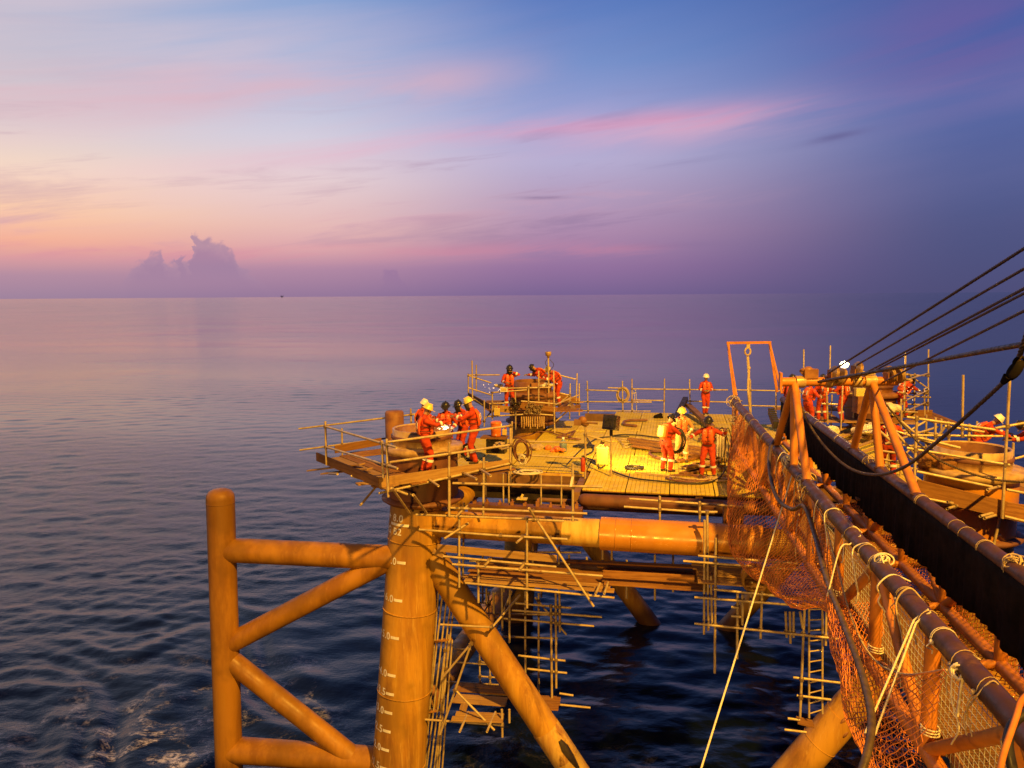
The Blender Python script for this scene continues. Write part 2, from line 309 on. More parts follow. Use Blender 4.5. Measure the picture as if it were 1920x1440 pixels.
# ------------------------------------------------------------------ sea
def sea():
    def ang():
        fine = np.linspace(-44, 44, 600); coarse = np.concatenate([np.linspace(44, 316, 60)[1:-1]])
        return np.radians(np.concatenate([fine, coarse]))
    A = ang(); nA = len(A)
    rad = np.concatenate([[0.01], np.geomspace(3, 13, 14)[:-1], np.geomspace(13, 500, 980), np.geomspace(500, 22000, 80)[1:]]); nR = len(rad)
    rr, aa = np.meshgrid(rad, A, indexing='ij'); x = rr*np.sin(aa); y = rr*np.cos(aa)
    z = np.zeros_like(x); step = np.maximum(np.gradient(rad)[:, None], rr*0.0027)
    main = R(10)
    sl = np.sin(.23*x+.9*np.sin(.19*y))+np.sin(.17*y-.12*x+1.1*np.sin(.21*x+1))+.7*np.sin(.43*x+.31*y+np.sin(.37*y))
    slick = .22+.95/(1+np.exp(-2.2*(sl+.3)))                 # slicks where the short ripples die down
    big = .50+.62/(1+np.exp(-2.4*(np.sin(.045*x+.085*y+1.2*np.sin(.031*x))+np.sin(.06*y-.028*x+1+.8*np.sin(.05*y))+.2)))
    calm = big*(.34+.66/(1+np.exp((rr-80)/30)))
    for i in range(130):
        wl = 0.2*(17)**RNG.random(); k = 2*math.pi/wl
        th = main+RNG.normal(0, .62); amp = .0039*wl**.6*RNG.uniform(.5, 1.2)
        att = np.clip((wl/step-2.2)/3, 0, 1)
        # patches where the chop is calmer, eddies bend the crests
        ph = k*(x*math.sin(th)+y*math.cos(th)) + RNG.uniform(0, 6.28) + .9*np.sin(.21*x+.13*y+i)*min(1, 2/wl+.3) + .6*np.sin(.33*y-.17*x+2*i)
        s = np.sin(ph); z += amp*att*(s+.35*(s*s-.5))*(slick if wl < 1.5 else 1)*calm
    # turbulent wake by the vessel's side, lower left of the view: long swirling folds
    near = np.exp(-((x+12)/8)**2-((y-24)/9)**2)
    z *= (1-.35*near)
    w = x*.55+y*.85+1.6*np.sin(.42*x-.3*y)+1.1*np.sin(.9*x+.5*y+1)
    z += near*(.10*np.sin(1.25*w)**3+.05*np.sin(3.1*w+1.3*np.sin(x*1.1)))
    z *= np.clip((rr-.5)/3, 0, 1); z[-1] = -2
    v = np.stack([x, y, z], -1).reshape(-1, 3)
    i = np.arange(nR-1)[:, None]*nA; j = np.arange(nA)[None, :]; j2 = (j+1) % nA
    f = np.stack([i+j, i+j2, i+nA+j2, i+nA+j], -1).reshape(-1, 4)[:, ::-1]
    me = bpy.data.meshes.new('sea'); me.vertices.add(len(v)); me.vertices.foreach_set('co', v.ravel())
    me.loops.add(f.size); me.loops.foreach_set('vertex_index', f.ravel().astype(np.int32))
    me.polygons.add(len(f)); me.polygons.foreach_set('loop_start', np.arange(0, f.size, 4, dtype=np.int32))
    me.polygons.foreach_set('use_smooth', np.ones(len(f), bool)); me.update(); me.validate()
    m = bpy.data.materials.new('sea_water'); m.use_nodes = True; nt = m.node_tree; b = nt.nodes['Principled BSDF']
    g = nt.nodes.new('ShaderNodeNewGeometry'); sp = nt.nodes.new('ShaderNodeSeparateXYZ'); nt.links.new(g.outputs['Position'], sp.inputs[0])
    px, py = Ex(nt, sp.outputs[0]), Ex(nt, sp.outputs[1]); d = (px*px+py*py).op('SQRT')
    b.inputs['IOR'].default_value = 1.34; b.inputs['Specular IOR Level'].default_value = .5
    link(nt, d.map(20, 500, .05, .10), b.inputs['Roughness'])
    # foam shreds and lace in the wake, and submerged glow painted pale
    warp = noise(nt, combine(nt, px*.35, py*.35, 0), 1.0, 3); vec = combine(nt, px+warp*3.0, py*1.0+warp*4.0, 0)
    lace = noise(nt, combine(nt, px*1.0, py*1.35, 1), 5.5, 7, .7, .3); mid_ = noise(nt, vec, .75, 7, .68, .5).map(.47, .64); patch = noise(nt, combine(nt, px*.22, py*.2, 4), 1.0, 4, .6)
    zone = (px+13).gauss(0, 7)*(py-20.5).gauss(0, 4.8)
    z2 = (px-3.8).gauss(0, 2.0)*(py-20.2).gauss(0, 1.3)*.5+(px+9).gauss(0, 2)*(py-27).gauss(0, 2)*.6  # first patch paints in the underwater glow at the brace foot
    foam_glow = (lace.map(.42, .66)*mid_*patch.map(.30, .52)*(zone*1.9+z2)).op('MINIMUM', 1)
    link(nt, mixc(nt, foam_glow, (.003, .006, .018, 1), (.72, .68, .66, 1)), b.inputs['Base Color'])
    bv = combine(nt, px+warp*.8, py*1.5, 0)
    bn = nt.nodes.new('ShaderNodeBump'); bn.inputs['Distance'].default_value = .09
    wind = noise(nt, combine(nt, px*.012, py*.02, 2), 1.0, 3).map(.35, .65, .4, 1.3)
    lv = combine(nt, px*.5+warp*2, py*1.3, 3)
    hgt = (noise(nt, bv, 4.5, 5, .6)*d.map(40, 160, .5, .18)+noise(nt, bv, .8, 4, .55)*d.map(60, 300, .55, .34)+noise(nt, lv, .16, 5, .6)*noise(nt, lv, .045, 4, .6).map(.50, .68)*d.map(60, 900, .7, 9, False)+noise(nt, combine(nt, px*.05+warp*.4, py*.024, 7), 1.0, 8, .72)*d.map(110, 1500, 0, 20, False))*wind
    bn.inputs['Strength'].default_value = .62; link(nt, hgt, bn.inputs['Height'])
    nt.links.new(bn.outputs[0], b.inputs['Normal'])
    o = obj('sea', me, None, 'structure'); me.materials.append(m); o['label'] = 'dark rippled sea under the dusk sky'
sea()
# tiny far platform on the horizon
t = thing('offshore_platform', 'tiny dark oil platform far off on the horizon', 'platform', (-2640, 8900, 0))
b = MB()
for sx in (-1, 1):
    for sy in (-1, 1): b.tube((-2640+sx*14, 8900+sy*10, -3), (-2640+sx*10, 8900+sy*8, 22), 2.2, n=6)
b.build('leg', M['dark_steel'], t)
b = MB(); b.box((-2640, 8900, 26), 52, 30, 7); b.box((-2650, 8900, 33), 26, 22, 8); b.build('deck', M['dark_steel'], t)
b = MB(); b.tube((-2622, 8900, 29), (-2604, 8900, 52), 1.6, n=6); b.build('crane_boom', M['dark_steel'], t); t.scale = (.6, .6, .6)

# ------------------------------------------------------------------ jacket
J = thing('jacket', 'ochre painted steel jacket of the platform standing in the sea', 'platform jacket', (*L1[:2], 0))
def leg_axis(z): return np.array([-2.65+.08*(z-7.8), 20.32+.085*(z-8), z])
def leg2_axis(z): return np.array([10.6-.08*(z-10.4), 17.4+.04*(z-10), z])
def leg3_axis(z): return np.array([.85+.07*(z-10.4), 31.7-.06*(z-10), z])
def leg4_axis(z): return np.array([13.7-.07*(z-10.4), 29-.06*(z-10), z])
def legmesh(ax, top, r=.72):
    b = MB(); zs = np.linspace(-5, top, 14); n = 40
    vs = [ax(z)+np.array([math.cos(2*math.pi*k/n), math.sin(2*math.pi*k/n), 0])*r for z in zs for k in range(n)]
    b.add(vs, [[i*n+k, i*n+(k+1) % n, (i+1)*n+(k+1) % n, (i+1)*n+k] for i in range(len(zs)-1) for k in range(n)], True)
    for z in (1.3, 3.32, 5.55, 7.45):                              # girth welds
        b.ring(ax(z), r+.002, .018, (0.08, .04, 1), 40, 5)
    return b
leg1 = legmesh(leg_axis, 8.45).build('leg', M['jacket_paint'], J)
leg2 = legmesh(leg2_axis, 8.3, .74).build('leg', M['jacket_paint'], J)
leg3 = legmesh(leg3_axis, 9.0).build('leg', M['jacket_paint'], J)
leg4 = legmesh(leg4_axis, 9.0).build('leg', M['jacket_paint'], J)
def text_mesh(txt, size):
    cu = bpy.data.curves.new('t', 'FONT'); cu.body = txt; cu.size = size; cu.extrude = 0; cu.resolution_u = 3; cu.offset = size*.022; cu.space_character = 1.12
    o = bpy.data.objects.new('t', cu); COL.objects.link(o); dg = bpy.context.evaluated_depsgraph_get()
    me = bpy.data.meshes.new_from_object(o.evaluated_get(dg)); bpy.data.objects.remove(o); bpy.data.curves.remove(cu)
    bm = bmesh.new(); bm.from_mesh(me)
    bmesh.ops.triangulate(bm, faces=bm.faces); bmesh.ops.subdivide_edges(bm, edges=[e for e in bm.edges if e.calc_length() > size*.25], cuts=1)
    bmesh.ops.triangulate(bm, faces=bm.faces)
    vs = np.array([v.co[:] for v in bm.verts]); fs = [[v.index for v in f.verts] for f in bm.faces]; bm.free(); bpy.data.meshes.remove(me)
    return vs, fs
def on_leg(ax, z0, phi, vs, fs, right=True, r=.725, parent=None, name='depth_number', matn='white_paint'):
    # phi: angle from the side facing the viewer, negative to the left; text wraps round the leg
    w = vs[:, 0].max(); x = vs[:, 0]-(w if right else 0)
    out = []
    c = ax(z0); base = math.atan2(-c[0], -c[1])           # direction towards the viewer
    for (xx, yy) in zip(x, vs[:, 1]):
        z = z0+yy; cc = ax(z); a = base-(R(phi)+xx/r)
        out.append(cc+np.array([math.sin(a), math.cos(a), 0])*(r+.004))
    b = MB(); b.add(out, [f[::-1] for f in fs]); me = b.build(name, M[matn], parent)
    # make the faces look outwards
    bm = bmesh.new(); bm.from_mesh(me.data)
    for f in bm.faces:
        cc = ax(f.calc_center_median().z); q = f.calc_center_median()
        if f.normal.dot(Vector((q.x-cc[0], q.y-cc[1], 0))) < 0: f.normal_flip()
    bm.to_mesh(me.data); bm.free()
def strip(w, h, n=8):
    vs = np.array([(w*i/n, h*j, 0) for j in (0, 1) for i in range(n+1)]); return vs, [[i, i+1, n+2+i, n+1+i] for i in range(n)]
for z in (8, 7, 6, 5, 4, 3.5, 3, 2.5, 2, 1.5, 1):
    ph = -15-(8-z)*1.9
    if z == 8:
        on_leg(leg_axis, 7.955, ph, *strip(.62, .07), parent=leg1, name='depth_mark')
        on_leg(leg_axis, 8.07, ph-14, *text_mesh('+ 8.0', .27), parent=leg1); on_leg(leg_axis, 7.72, ph-16, *text_mesh('LEG B2', .26), parent=leg1, name='leg_name')
    else:
        on_leg(leg_axis, z-.03, ph, *strip(.25, .075), parent=leg1, name='depth_mark')
        on_leg(leg_axis, z-.07, ph-22, *text_mesh('+%.1f' % z, .27), parent=leg1)
on_leg(leg2_axis, 7.2, 4, *text_mesh('LEG', .26), right=False, r=.745, parent=leg2, name='leg_name')
def pipe(name, p0, p1, r, mn, parent, n=28, welds=()):
    b = MB(); b.tube(p0, p1, r, n=n); p0, p1 = np.asarray(p0), np.asarray(p1)
    for w in welds: b.ring(p0+(p1-p0)*w, r+.002, .010, p1-p0, 32, 5)
    return b.build(name, M[mn], parent)
tz = 7.88
ta = np.array([*leg_axis(tz)[:2], tz]); tb = np.array([*leg2_axis(tz)[:2], tz]); tl = np.linalg.norm(tb-ta)
pt = lambda d: ta+(tb-ta)/tl*d
pipe('horizontal_tube', pt(.3), pt(4.05), .36, 'jacket_paint', J, welds=(.55,))
pipe('scraped_band', pt(4.05), pt(5.03), .362, 'pale_paint', J)
pipe('fresh_sleeve', pt(5.03), pt(9.0), .425, 'fresh_paint', J, welds=(.10, .20, .72))
pipe('horizontal_tube', pt(9.0), pt(tl-.4), .37, 'jacket_paint', J, welds=(.3,))
b = MB(); b.lathe([(.30, 0), (.30, .5), (.24, .5), (.24, 0)], row(1412, 1078, -.35)+V*0, 20, -V); b.build('stub', M['jacket_paint'], J)
# diagonal braces of the near row
bp = lambda x, y: row(x, y, 0)
def brace(p0, p1, r): return pipe('brace', p0, p1, r, 'jacket_paint', J, welds=(.12,))
q0, q1 = bp(808, 1042), bp(1063, 1425); dd = (q1-q0)/np.linalg.norm(q1-q0)
brace(q0, q0+dd*5.55, .375); pipe('scraped_wrap', q0+dd*5.55, q0+dd*6.5, .388, 'scraped_coating', J); pipe('brace', q0+dd*6.5, q0+dd*16, .385, 'pale_paint', J)
# torn coating flap on the brace
mid = q0+dd*5.9; b = MB(); side = np.cross(dd, -V); side /= np.linalg.norm(side)
fl = []
for t, wd in ((0, .05), (.25, .12), (.55, .10), (.8, .06), (1.05, .01)):
    c = mid+dd*t; n_ = (-V*.72+side*-.70); n_ /= np.linalg.norm(n_); tg = np.cross(dd, n_)
    fl += [c+n_*(.395)+tg*wd, c+n_*(.44+.05*math.sin(t*3)), c+n_*.395-tg*wd]
b.add(fl, [[i*3+k, i*3+k+1, i*3+k+4, i*3+k+3] for i in range(4) for k in range(2)], True); b.build('torn_coating', M['dark_steel'], J)
q0, q1 = bp(1850, 1032), bp(1473, 1464); dd = (q1-q0)/np.linalg.norm(q1-q0)
brace(q0, q0+dd*5.3, .42); pipe('brace', q0+dd*5.3, q0+dd*13, .435, 'jacket_paint', J, welds=(.12,))
for g in range(3):                                         # torn patches on the brace
    c = q0+dd*(5.3+.12*g); b = MB(); tg = np.cross(dd, -V); b.ball(c-V*.40+tg*(.1-.12*g), .12, .05, .03, 8, 4, dd, tg, -V); b.build('torn_coating', M['rust_steel'], J)
for p, q in ((leg3_axis(7.2), np.array([6.25, 31.55, -.6])), (leg4_axis(7.2), np.array([8.6, 31.1, -.6])), (leg3_axis(2.2), leg_axis(2.0)), (leg2_axis(2.4), leg4_axis(2.6))):
    e = q+(q-p)*.5 if q[2] < 0 else q
    pipe('brace', p, e, .40, 'jacket_paint', J)
pipe('horizontal_tube', leg3_axis(7.9), leg4_axis(7.9), .36, 'jacket_paint', J); pipe('horizontal_tube', leg_axis(7.6), leg3_axis(7.6), .34, 'jacket_paint', J)
pipe('horizontal_tube', leg2_axis(7.6), leg4_axis(7.6), .34, 'jacket_paint', J)
# pile tops: dish, barrel, flange, open pile
LP1 = np.array([-2.45, 20.52, 0])
def pile_top(name, label, c, zb, grp, barrel='primer', flange='ground_steel'):
    t = thing(name, label, 'pile top', (c[0], c[1], zb), grp)
    k = np.array([c[0], c[1], 0])
    b = MB(); b.lathe([(.74, zb), (1.02, zb+.10), (1.12, zb+.17), (1.12, zb+.23), (.96, zb+.27)], k, 40); b.build('dish', M['primer'], t)
    b = MB(); b.lathe([(.96, zb+.24), (.96, 9.82)], k, 40); b.build('barrel', M[barrel], t)
    b = MB(); b.lathe([(.95, 9.80), (1.10, 9.84), (1.10, 10.0), (.80, 10.03)], k, 44); b.build('flange', M[flange], t)
    b = MB(); b.lathe([(.80, 10.02), (.80, 10.2), (.815, 10.2), (.815, 10.27), (.79, 10.27), (.79, 10.45), (.745, 10.45), (.74, 9.3), (0, 9.3)], k, 44); b.build('pile_wall', [M[flange]], t)
    b = MB(); b.lathe([(.738, 10.42), (.738, 9.32), (.0, 9.32)], k, 40); b.build('pile_bore', M['rust_steel'], t)
    b = MB(); b.lathe([(.818, 10.19), (.83, 10.2), (.83, 10.28), (.795, 10.29)], k, 44); b.build('weld_band', M['primer'], t)
    return t
pile_top('pile_top', 'open steel pile top ringed by the corner scaffold with white welding glare', LP1, 8.36, 'open pile tops', 'primer', 'ground_steel')
pile_top('pile_top', 'big open pile top beside two crouching workers', L2, 8.25, 'open pile tops', 'fresh_paint', 'ground_steel')
pile_top('pile_top', 'pile top on the far scaffold between bending welders', L3, 8.6, 'open pile tops', 'rust_steel', 'rust_steel')
pile_top('pile_top', 'far pile top partly hidden behind the gangway tripod', L4, 8.6, 'open pile tops', 'primer', 'rust_steel')
# pipe stub behind the near left pile
b = MB(); b.lathe([(.30, 8.6), (.30, 10.28), (.27, 10.34), (0, 10.36)], aty(740, 800, 24.3)*np.array([1, 1, 0]), 24)
tag(b.build('pipe_stub', M['rust_steel']), 'short brown capped pipe standing behind the near pile top', 'pipe')
# ------------------------------------------------------------------ boat bumper frame at the left
BF = thing('boat_bumper', 'ochre tubular bumper frame with rounded post in front of open sea', 'bumper frame', (-7.8, 20.5, 0))
pz = lambda px, py: aty(px, py, 20.5); lz = lambda px, py: aty(px, py, 20.05)
pb, ptp = pz(431, 1480), pz(413, 930); axd = (ptp-pb)/np.linalg.norm(ptp-pb); pb = pb-axd*3.5
b = MB(); L = np.linalg.norm(ptp-pb); b.lathe([(.375, 0), (.375, L-.06), (.36, L+.04), (.30, L+.13), (.18, L+.19), (0, L+.21)], pb, 32, axd); b.ring(pb+axd*(L-.18), .376, .010, axd, 32, 5)
b.build('post', M['bumper_paint'], BF)
for p, q, r in ((pz(420, 1031), lz(745, 1046), .335), (pz(424, 1405), lz(720, 1426), .36)): pipe('rail_tube', p, q, r, 'bumper_paint', BF)
pipe('diagonal_tube', pz(420, 1212), lz(752, 1038), .285, 'bumper_paint', BF); pipe('diagonal_tube', pz(420, 1228), lz(690, 1442), .285, 'bumper_paint', BF)
# ------------------------------------------------------------------ work deck
DZ = 8.5
D = thing('work_deck', 'yellow grated work deck of the platform with workers and hoses on it', 'deck', tuple(ab(6, 9, DZ)))
def panel_mesh(la, lb):
    b = MB(); b.m = 1; b.box((0, 0, -.035), la-.01, lb-.01, .03); b.m = 0
    n = int(round(la/.12)); w = la/n; m = int(round(lb/.40)); l = lb/m
    for i in range(n):
        for j in range(m): b.box((-la/2+w*(i+.5), -lb/2+l*(j+.5), -.004), w-.010, l-.014, .03)
    return b.mesh('grating_panel')
PM = {}
Rz = math.atan2(U[1], U[0])
def panel(a, b_, la, lb, z=DZ):
    k = (la, lb)
    if k not in PM: PM[k] = panel_mesh(la, lb); PM[k].materials.append(M['grating']); PM[k].materials.append(M['beam_steel'])
    o = bpy.data.objects.new('grating_panel', PM[k]); COL.objects.link(o); o.parent = D; o.matrix_parent_inverse = PINV[D.name]
    p = ab(a+la/2, b_+lb/2, z+random.uniform(-.008, .008)); o.matrix_basis = Matrix.Translation(Vector(p)) @ Matrix.Rotation(Rz+random.uniform(-.003, .003), 4, 'Z')
for a0 in np.arange(3.95, 10.0, 1.22):
    for k, (b0, lb) in enumerate(((2.05, 2.4), (4.5, 2.4), (6.95, 2.4), (9.4, 2.4), (11.85, 2.4), (14.3, 2.4))): panel(a0+(.0 if k % 2 else .12), b0, 1.2, lb)
for a0 in np.arange(10.1, 12.6, 1.22):
    for b0 in (4.5, 6.95, 9.4, 11.85): panel(a0, b0, 1.2, 2.4)
for a0 in (1.5, 2.72):
    for b0 in (4.05, 6.5, 8.95, 11.4): panel(a0, b0, 1.2, 2.4)
for a0 in (.26, -.98):
    for b0 in (4.3, 6.75): panel(a0, b0, 1.2, 2.4)
for a, b0, b1 in ((3.9, 2.0, 16.7), (7.3, 2.0, 16.7), (10.05, 2.0, 16.7), (1.45, 4.0, 14), (-.9, 4, 9.3), (12.4, 4, 14.5)):
    m = MB(); m.beam(ab(a, b0, DZ-.26), ab(a, b1, DZ-.26), .2, .36); m.build('deck_beam', M['beam_steel'], D)
for b_, a0, a1 in ((4.0, -.9, 12.4), (6.5, -.9, 12.4), (9.4, 1.4, 12.4), (11.9, 1.4, 12.4), (14.3, 4, 12.4), (16.6, 2.5, 10.1)):
    m = MB(); m.beam(ab(a0, b_, DZ-.30), ab(a1, b_, DZ-.30), .2, .42); m.build('deck_beam', M['beam_steel'], D)
m = MB(); m.beam(ab(-.9, 4.15, 7.9), ab(12.4, 4.15, 7.9), .05, .7); m.beam(ab(-.9, 9.5, 7.9), ab(12.4, 9.5, 7.9), .05, .8); m.build('shade_sheet', M['dark_steel'], D)  # dark sheets added to put in the shade under the deck
m = MB(); m.beam(ab(1.5, 3.95, DZ-.17), ab(3.9, 3.95, DZ-.17), .06, .30); m.build('edge_plate', M['pale_paint'], D)
# deck front pipe with rounded end, and brown box girder in front of the dark space
pa, pb2 = row(1092, 931, 1.75), row(1366, 948, 1.75); z_ = 8.27
pa[2] = z_; pe = ab(9.7, 1.75, z_); L = np.linalg.norm(pe-pa)
b = MB(); b.lathe([(0, -.12), (.10, -.10), (.165, -.03), (.185, .06), (.185, L)], pa, 24, pe-pa); b.build('edge_pipe', M['primer'], D)
m = MB(); g0, g1 = row(880, 951, .8), row(1092, 962, .8); g0[2] = g1[2] = (g0[2]+g1[2])/2
m.beam(g0, g1, .32, .26); m.build('box_girder', M['primer'], D)
gd = (g1-g0)/np.linalg.norm(g1-g0)
for t_ in np.linspace(.05, .95, 9):
    m = MB(); c = g0+(g1-g0)*t_+UP*.13; hgt = random.uniform(.05, .14); m.beam(c, c+UP*hgt, .09, .12, V); m.tube(c+UP*hgt, c+UP*(hgt+.06), .03); m.build('clamp', M['rust_steel'], D)
for t_ in (.12, .28, .33, .62, .8):
    m = MB(); c = g0+(g1-g0)*t_+V*.4; m.tube(c, c+UP*.9, .024); m.build('hanger_rod', M['scaffold_tube'], D)
m = MB(); c = row(979, 935, .8); m.beam(c-U*.14, c+U*.14, .2, .03); m.beam(c+UP*.03-U*.02, c+UP*.12+U*.02, .06, .05, V); m.build('clamp_plate', M['yellow_plastic'], D)
# other pipes seen through the dark opening, and pipe near the right of the opening
for py, off, r in ((937, 2.6, .07), (948, 2.2, .06), (912, 3.4, .1)):
    a = row(1010, py, off); c = row(1366, py+12, off); c[2] = a[2]; m = MB(); m.tube(a, c, r); m.build('under_pipe', M['beam_steel'], D)
m = MB(); a = row(1375, 948, .9); m.beam(a-UP*.55, a+UP*.05, .5, .4, V); m.build('end_block', M['primer'], D)
# ------------------------------------------------------------------ scaffolds: tubes given by where they end, planks, couplers
def hollow(b, p0, p1, r, n=8):
    b.tube(p0, p1, r, n=n, caps=False); d = (np.asarray(p1)-p0); d = d/np.linalg.norm(d)
    for p, s in ((np.asarray(p0), -1), (np.asarray(p1), 1)):
        b.lathe([(r, 0), (r*.68, 0), (r*.66, -s*.05), (0, -s*.05)], p, n, d)
class Scaffold:
    def __init__(s, label, base, group='tube scaffolds round the platform', name='scaffold'):
        s.t = thing(name, label, 'scaffold', base, group); s.cp = MB(); s.ends = []
    def tube(s, p0, p1, r=.031, m='scaffold_tube'):
        p0, p1 = np.asarray(p0, float), np.asarray(p1, float)
        b = MB(); hollow(b, p0, p1, r); b.build('pole', M[m], s.t); s.ends.append((p0, p1))
    def poles(s, lst, fn, r=.031):
        for x0, y0, x1, y1 in lst: s.tube(fn(x0, y0), fn(x1, y1), r)
    def plank(s, p0, p1, w=.225, h=.04, upv=(0, 0, 1), m='plank_wood', name='plank'):
        b = MB(); p0, p1 = np.asarray(p0, float), np.asarray(p1, float); d = (p1-p0)/np.linalg.norm(p1-p0)
        me_c = (p0+p1)/2; _, a, bb = b.frame(d, upv); L = np.linalg.norm(p1-p0)
        b.box((0, 0, 0), L, w, h); me = b.mesh(name); me.materials.append(M[m])
        o = bpy.data.objects.new(name, me); COL.objects.link(o); o.parent = s.t; o.matrix_parent_inverse = PINV[s.t.name]
        bv = o.modifiers.new('bevel', 'BEVEL'); bv.width = .006; bv.segments = 1
        o.matrix_basis = Matrix(((d[0], a[0], bb[0], me_c[0]), (d[1], a[1], bb[1], me_c[1]), (d[2], a[2], bb[2], me_c[2]), (0, 0, 0, 1)))
        return o
    def floor(s, p0, p1, side, n, w=.225, gap=.012, m='plank_wood', over=.25):
        side = np.asarray(side, float); side = side/np.linalg.norm(side); d = (np.asarray(p1)-p0); d = d/np.linalg.norm(d)
        for i in range(n):
            o = side*(i+.5)*(w+gap); e0, e1 = random.uniform(-over, over*.5), random.uniform(-over*.5, over)
            s.plank(p0+o+d*e0+UP*random.uniform(-.008, .012), p1+o+d*e1+UP*random.uniform(-.008, .012), w*random.uniform(.93, 1), .042, m=m if random.random() > .2 else 'plank_pale')
    def coupler(s, p, d=(0, 0, 1)):
        d, a, b = s.cp.frame(d); s.cp.tube(p-d*.035, p+d*.04, .055, n=8); s.cp.box(p+a*.05, .07, .06, .06, a, b, d); s.cp.tube(p+a*.05-b*.06, p+a*.05+b*.06, .012, n=5)
    def done(s):
        E = s.ends                                              # couplers where two tubes pass close by each other
        for i in range(len(E)):
            a0, a1 = E[i]; da = a1-a0
            for j in range(i+1, len(E)):
                b0, b1 = E[j]; db = b1-b0; w = a0-b0
                A, B, Cc, Dd, Ee = da@da, da@db, db@db, da@w, db@w; den = A*Cc-B*B
                if den < 1e-4*A*Cc: continue
                t = (B*Ee-Cc*Dd)/den; q = (A*Ee-B*Dd)/den
                if -.02 < t < 1.02 and -.02 < q < 1.02 and np.linalg.norm(a0+da*t-b0-db*q) < .11: s.coupler(a0+da*t, da)
        if s.cp.v: s.cp.build('coupler', M['coupler_steel'], s.t, 'stuff')
rw = lambda off: (lambda x, y: row(x, y, off))
PF = 9.45
# --- corner platform round the near left pile
K = Scaffold('cantilevered corner scaffold with toe boards round the near left pile', (*L1[:2], PF))
pA, pB, pC, pE = (atz(x, y, PF) for x, y in ((594, 864), (711, 914), (957, 878), (716, 846)))
fl = pB-pA; fr = pC-pB; nl = np.cross(UP, fl); nl /= np.linalg.norm(nl); nl = nl if nl@(LP1-pA) > 0 else -nl
nf = np.cross(UP, fr); nf /= np.linalg.norm(nf); nf = nf if nf@(LP1-pB) > 0 else -nf
K.floor(pA-UP*.02+nl*.05, pB-UP*.02+nl*.05, nl, 5); K.floor(pB-UP*.07+nf*.05, pC-UP*.07+nf*.05, nf, 4)
K.floor(pA-UP*.1+nl*1.2-fl*.05, pE-UP*.1+nl*.3, nf, 3)
K.plank(pA+UP*.12, pB+UP*.12, .04, .24, m='plank_wood', name='toe_board'); K.plank(pB+UP*.12, pC+UP*.12, .04, .25, m='plank_pale', name='toe_board')
q0, q1 = atz(628, 852, PF), atz(715, 836, PF); K.plank(q0+UP*.14, q1+UP*.14, .04, .22, name='toe_board')
lf = lambda x, y: (lambda r: C0+r*(((pA-C0)@nl-.03)/(r@nl)))(ray(x, y))        # upright plane of the left side
ff = lambda x, y: (lambda r: C0+r*(((pB-C0)@nf-.04)/(r@nf)))(ray(x, y))        # upright plane of the front side
K.poles([(610, 790, 612, 872), (716, 826, 719, 896), (608, 799, 743, 839), (611, 838, 745, 878), (725, 823, 728, 932)], lf)
K.poles([(727, 829, 960, 798), (730, 867, 958, 834), (842, 829, 842, 968), (907, 858, 906, 966), (710, 925, 812, 902), (812, 902, 960, 868)], ff)
far = lambda x, y: aty(x, y, 24.6)
K.poles([(560, 804, 782, 776), (562, 844, 736, 820), (641, 803, 642, 856), (770, 766, 771, 800)], far)
K.tube(ff(957, 795), ff(957, 880))
for (x0, y0, x1, y1) in ((658, 892, 775, 928), (676, 947, 703, 915), (775, 928, 800, 962), (735, 915, 768, 962)): K.tube(lf(x0, y0), row(x1, y1, -.95))
for x0, x1, y in ((617, 650, 896), (732, 764, 921), (805, 822, 905), (868, 893, 892), (900, 920, 886)): K.tube(ff(x0, y-6) if x0 > 700 else lf(x0, y-8), row(x1, y+6, -1.9) if x0 > 700 else lf(x1, y-10)-nl*.25)
K.plank(lf(580, 882), lf(640, 876)+nl*.6, .2, .04, m='plank_pale'); K.plank(lf(606, 888), lf(660, 884)+nl*.5, .2, .04, m='plank_pale'); K.plank(lf(680, 905), lf(715, 915)+nl*.4, .2, .04, m='plank_pale')
K.done()
# --- under the horizontal tube, left half
K = Scaffold('long hanging scaffold of tubes and boards under the horizontal tube beside the ladder-marked leg', tuple(row(990, 1080, 0)))
f, bk = rw(-.92), rw(.85)
K.poles([(861, 968, 861, 1101), (988, 971, 988, 1140), (897, 1050, 897, 1130), (843, 905, 843, 969), (1074, 870, 1074, 978)], f)
K.poles([(780, 965, 987, 973), (991, 974, 1058, 977), (839, 952, 1101, 963), (786, 993, 946, 1005), (930, 1004, 1064, 1011), (849, 906, 1130, 913), (848, 1058, 1130, 1080), (831, 1043, 1043, 1063), (872, 1093, 1152, 1121)], rw(-.98))
K.poles([(1008, 977, 1113, 1137)], rw(-1.06))
K.poles([(870, 943, 868, 1080), (999, 975, 999, 1100), (1048, 1025, 1048, 1115), (1067, 1040, 1067, 1090), (1130, 1030, 1130, 1100), (860, 1034, 1090, 1036), (1228, 1040, 1228, 1125), (1147, 1030, 1147, 1095)], bk)
K.poles([(905, 1035, 905, 1130), (945, 1040, 945, 1110), (1015, 1045, 1015, 1120), (1100, 1045, 1100, 1110), (1175, 1050, 1175, 1122), (1262, 1040, 1262, 1110), (880, 1052, 1300, 1060), (880, 1077, 1300, 1084)], rw(2.3))
for x0, y0, x1, y1 in ((833, 1010, 878, 981), (969, 1017, 988, 1001), (908, 1061, 923, 1046), (974, 1068, 988, 1052), (853, 970, 877, 948), (992, 953, 1006, 976), (1117, 1113, 1125, 1094), (1133, 1113, 1140, 1092)): K.tube(row(x0, y0, -1.35), row(x1, y1, -.7))
K.plank(row(820, 1027, -.86), row(1044, 1048, -.86), .04, .19, m='plank_pale', name='toe_board'); K.plank(row(812, 1033, -.8), row(832, 1042, -.8), .04, .14, m='plank_pale', name='toe_board')
z0 = row(990, 1106, -.92)[2]+.06
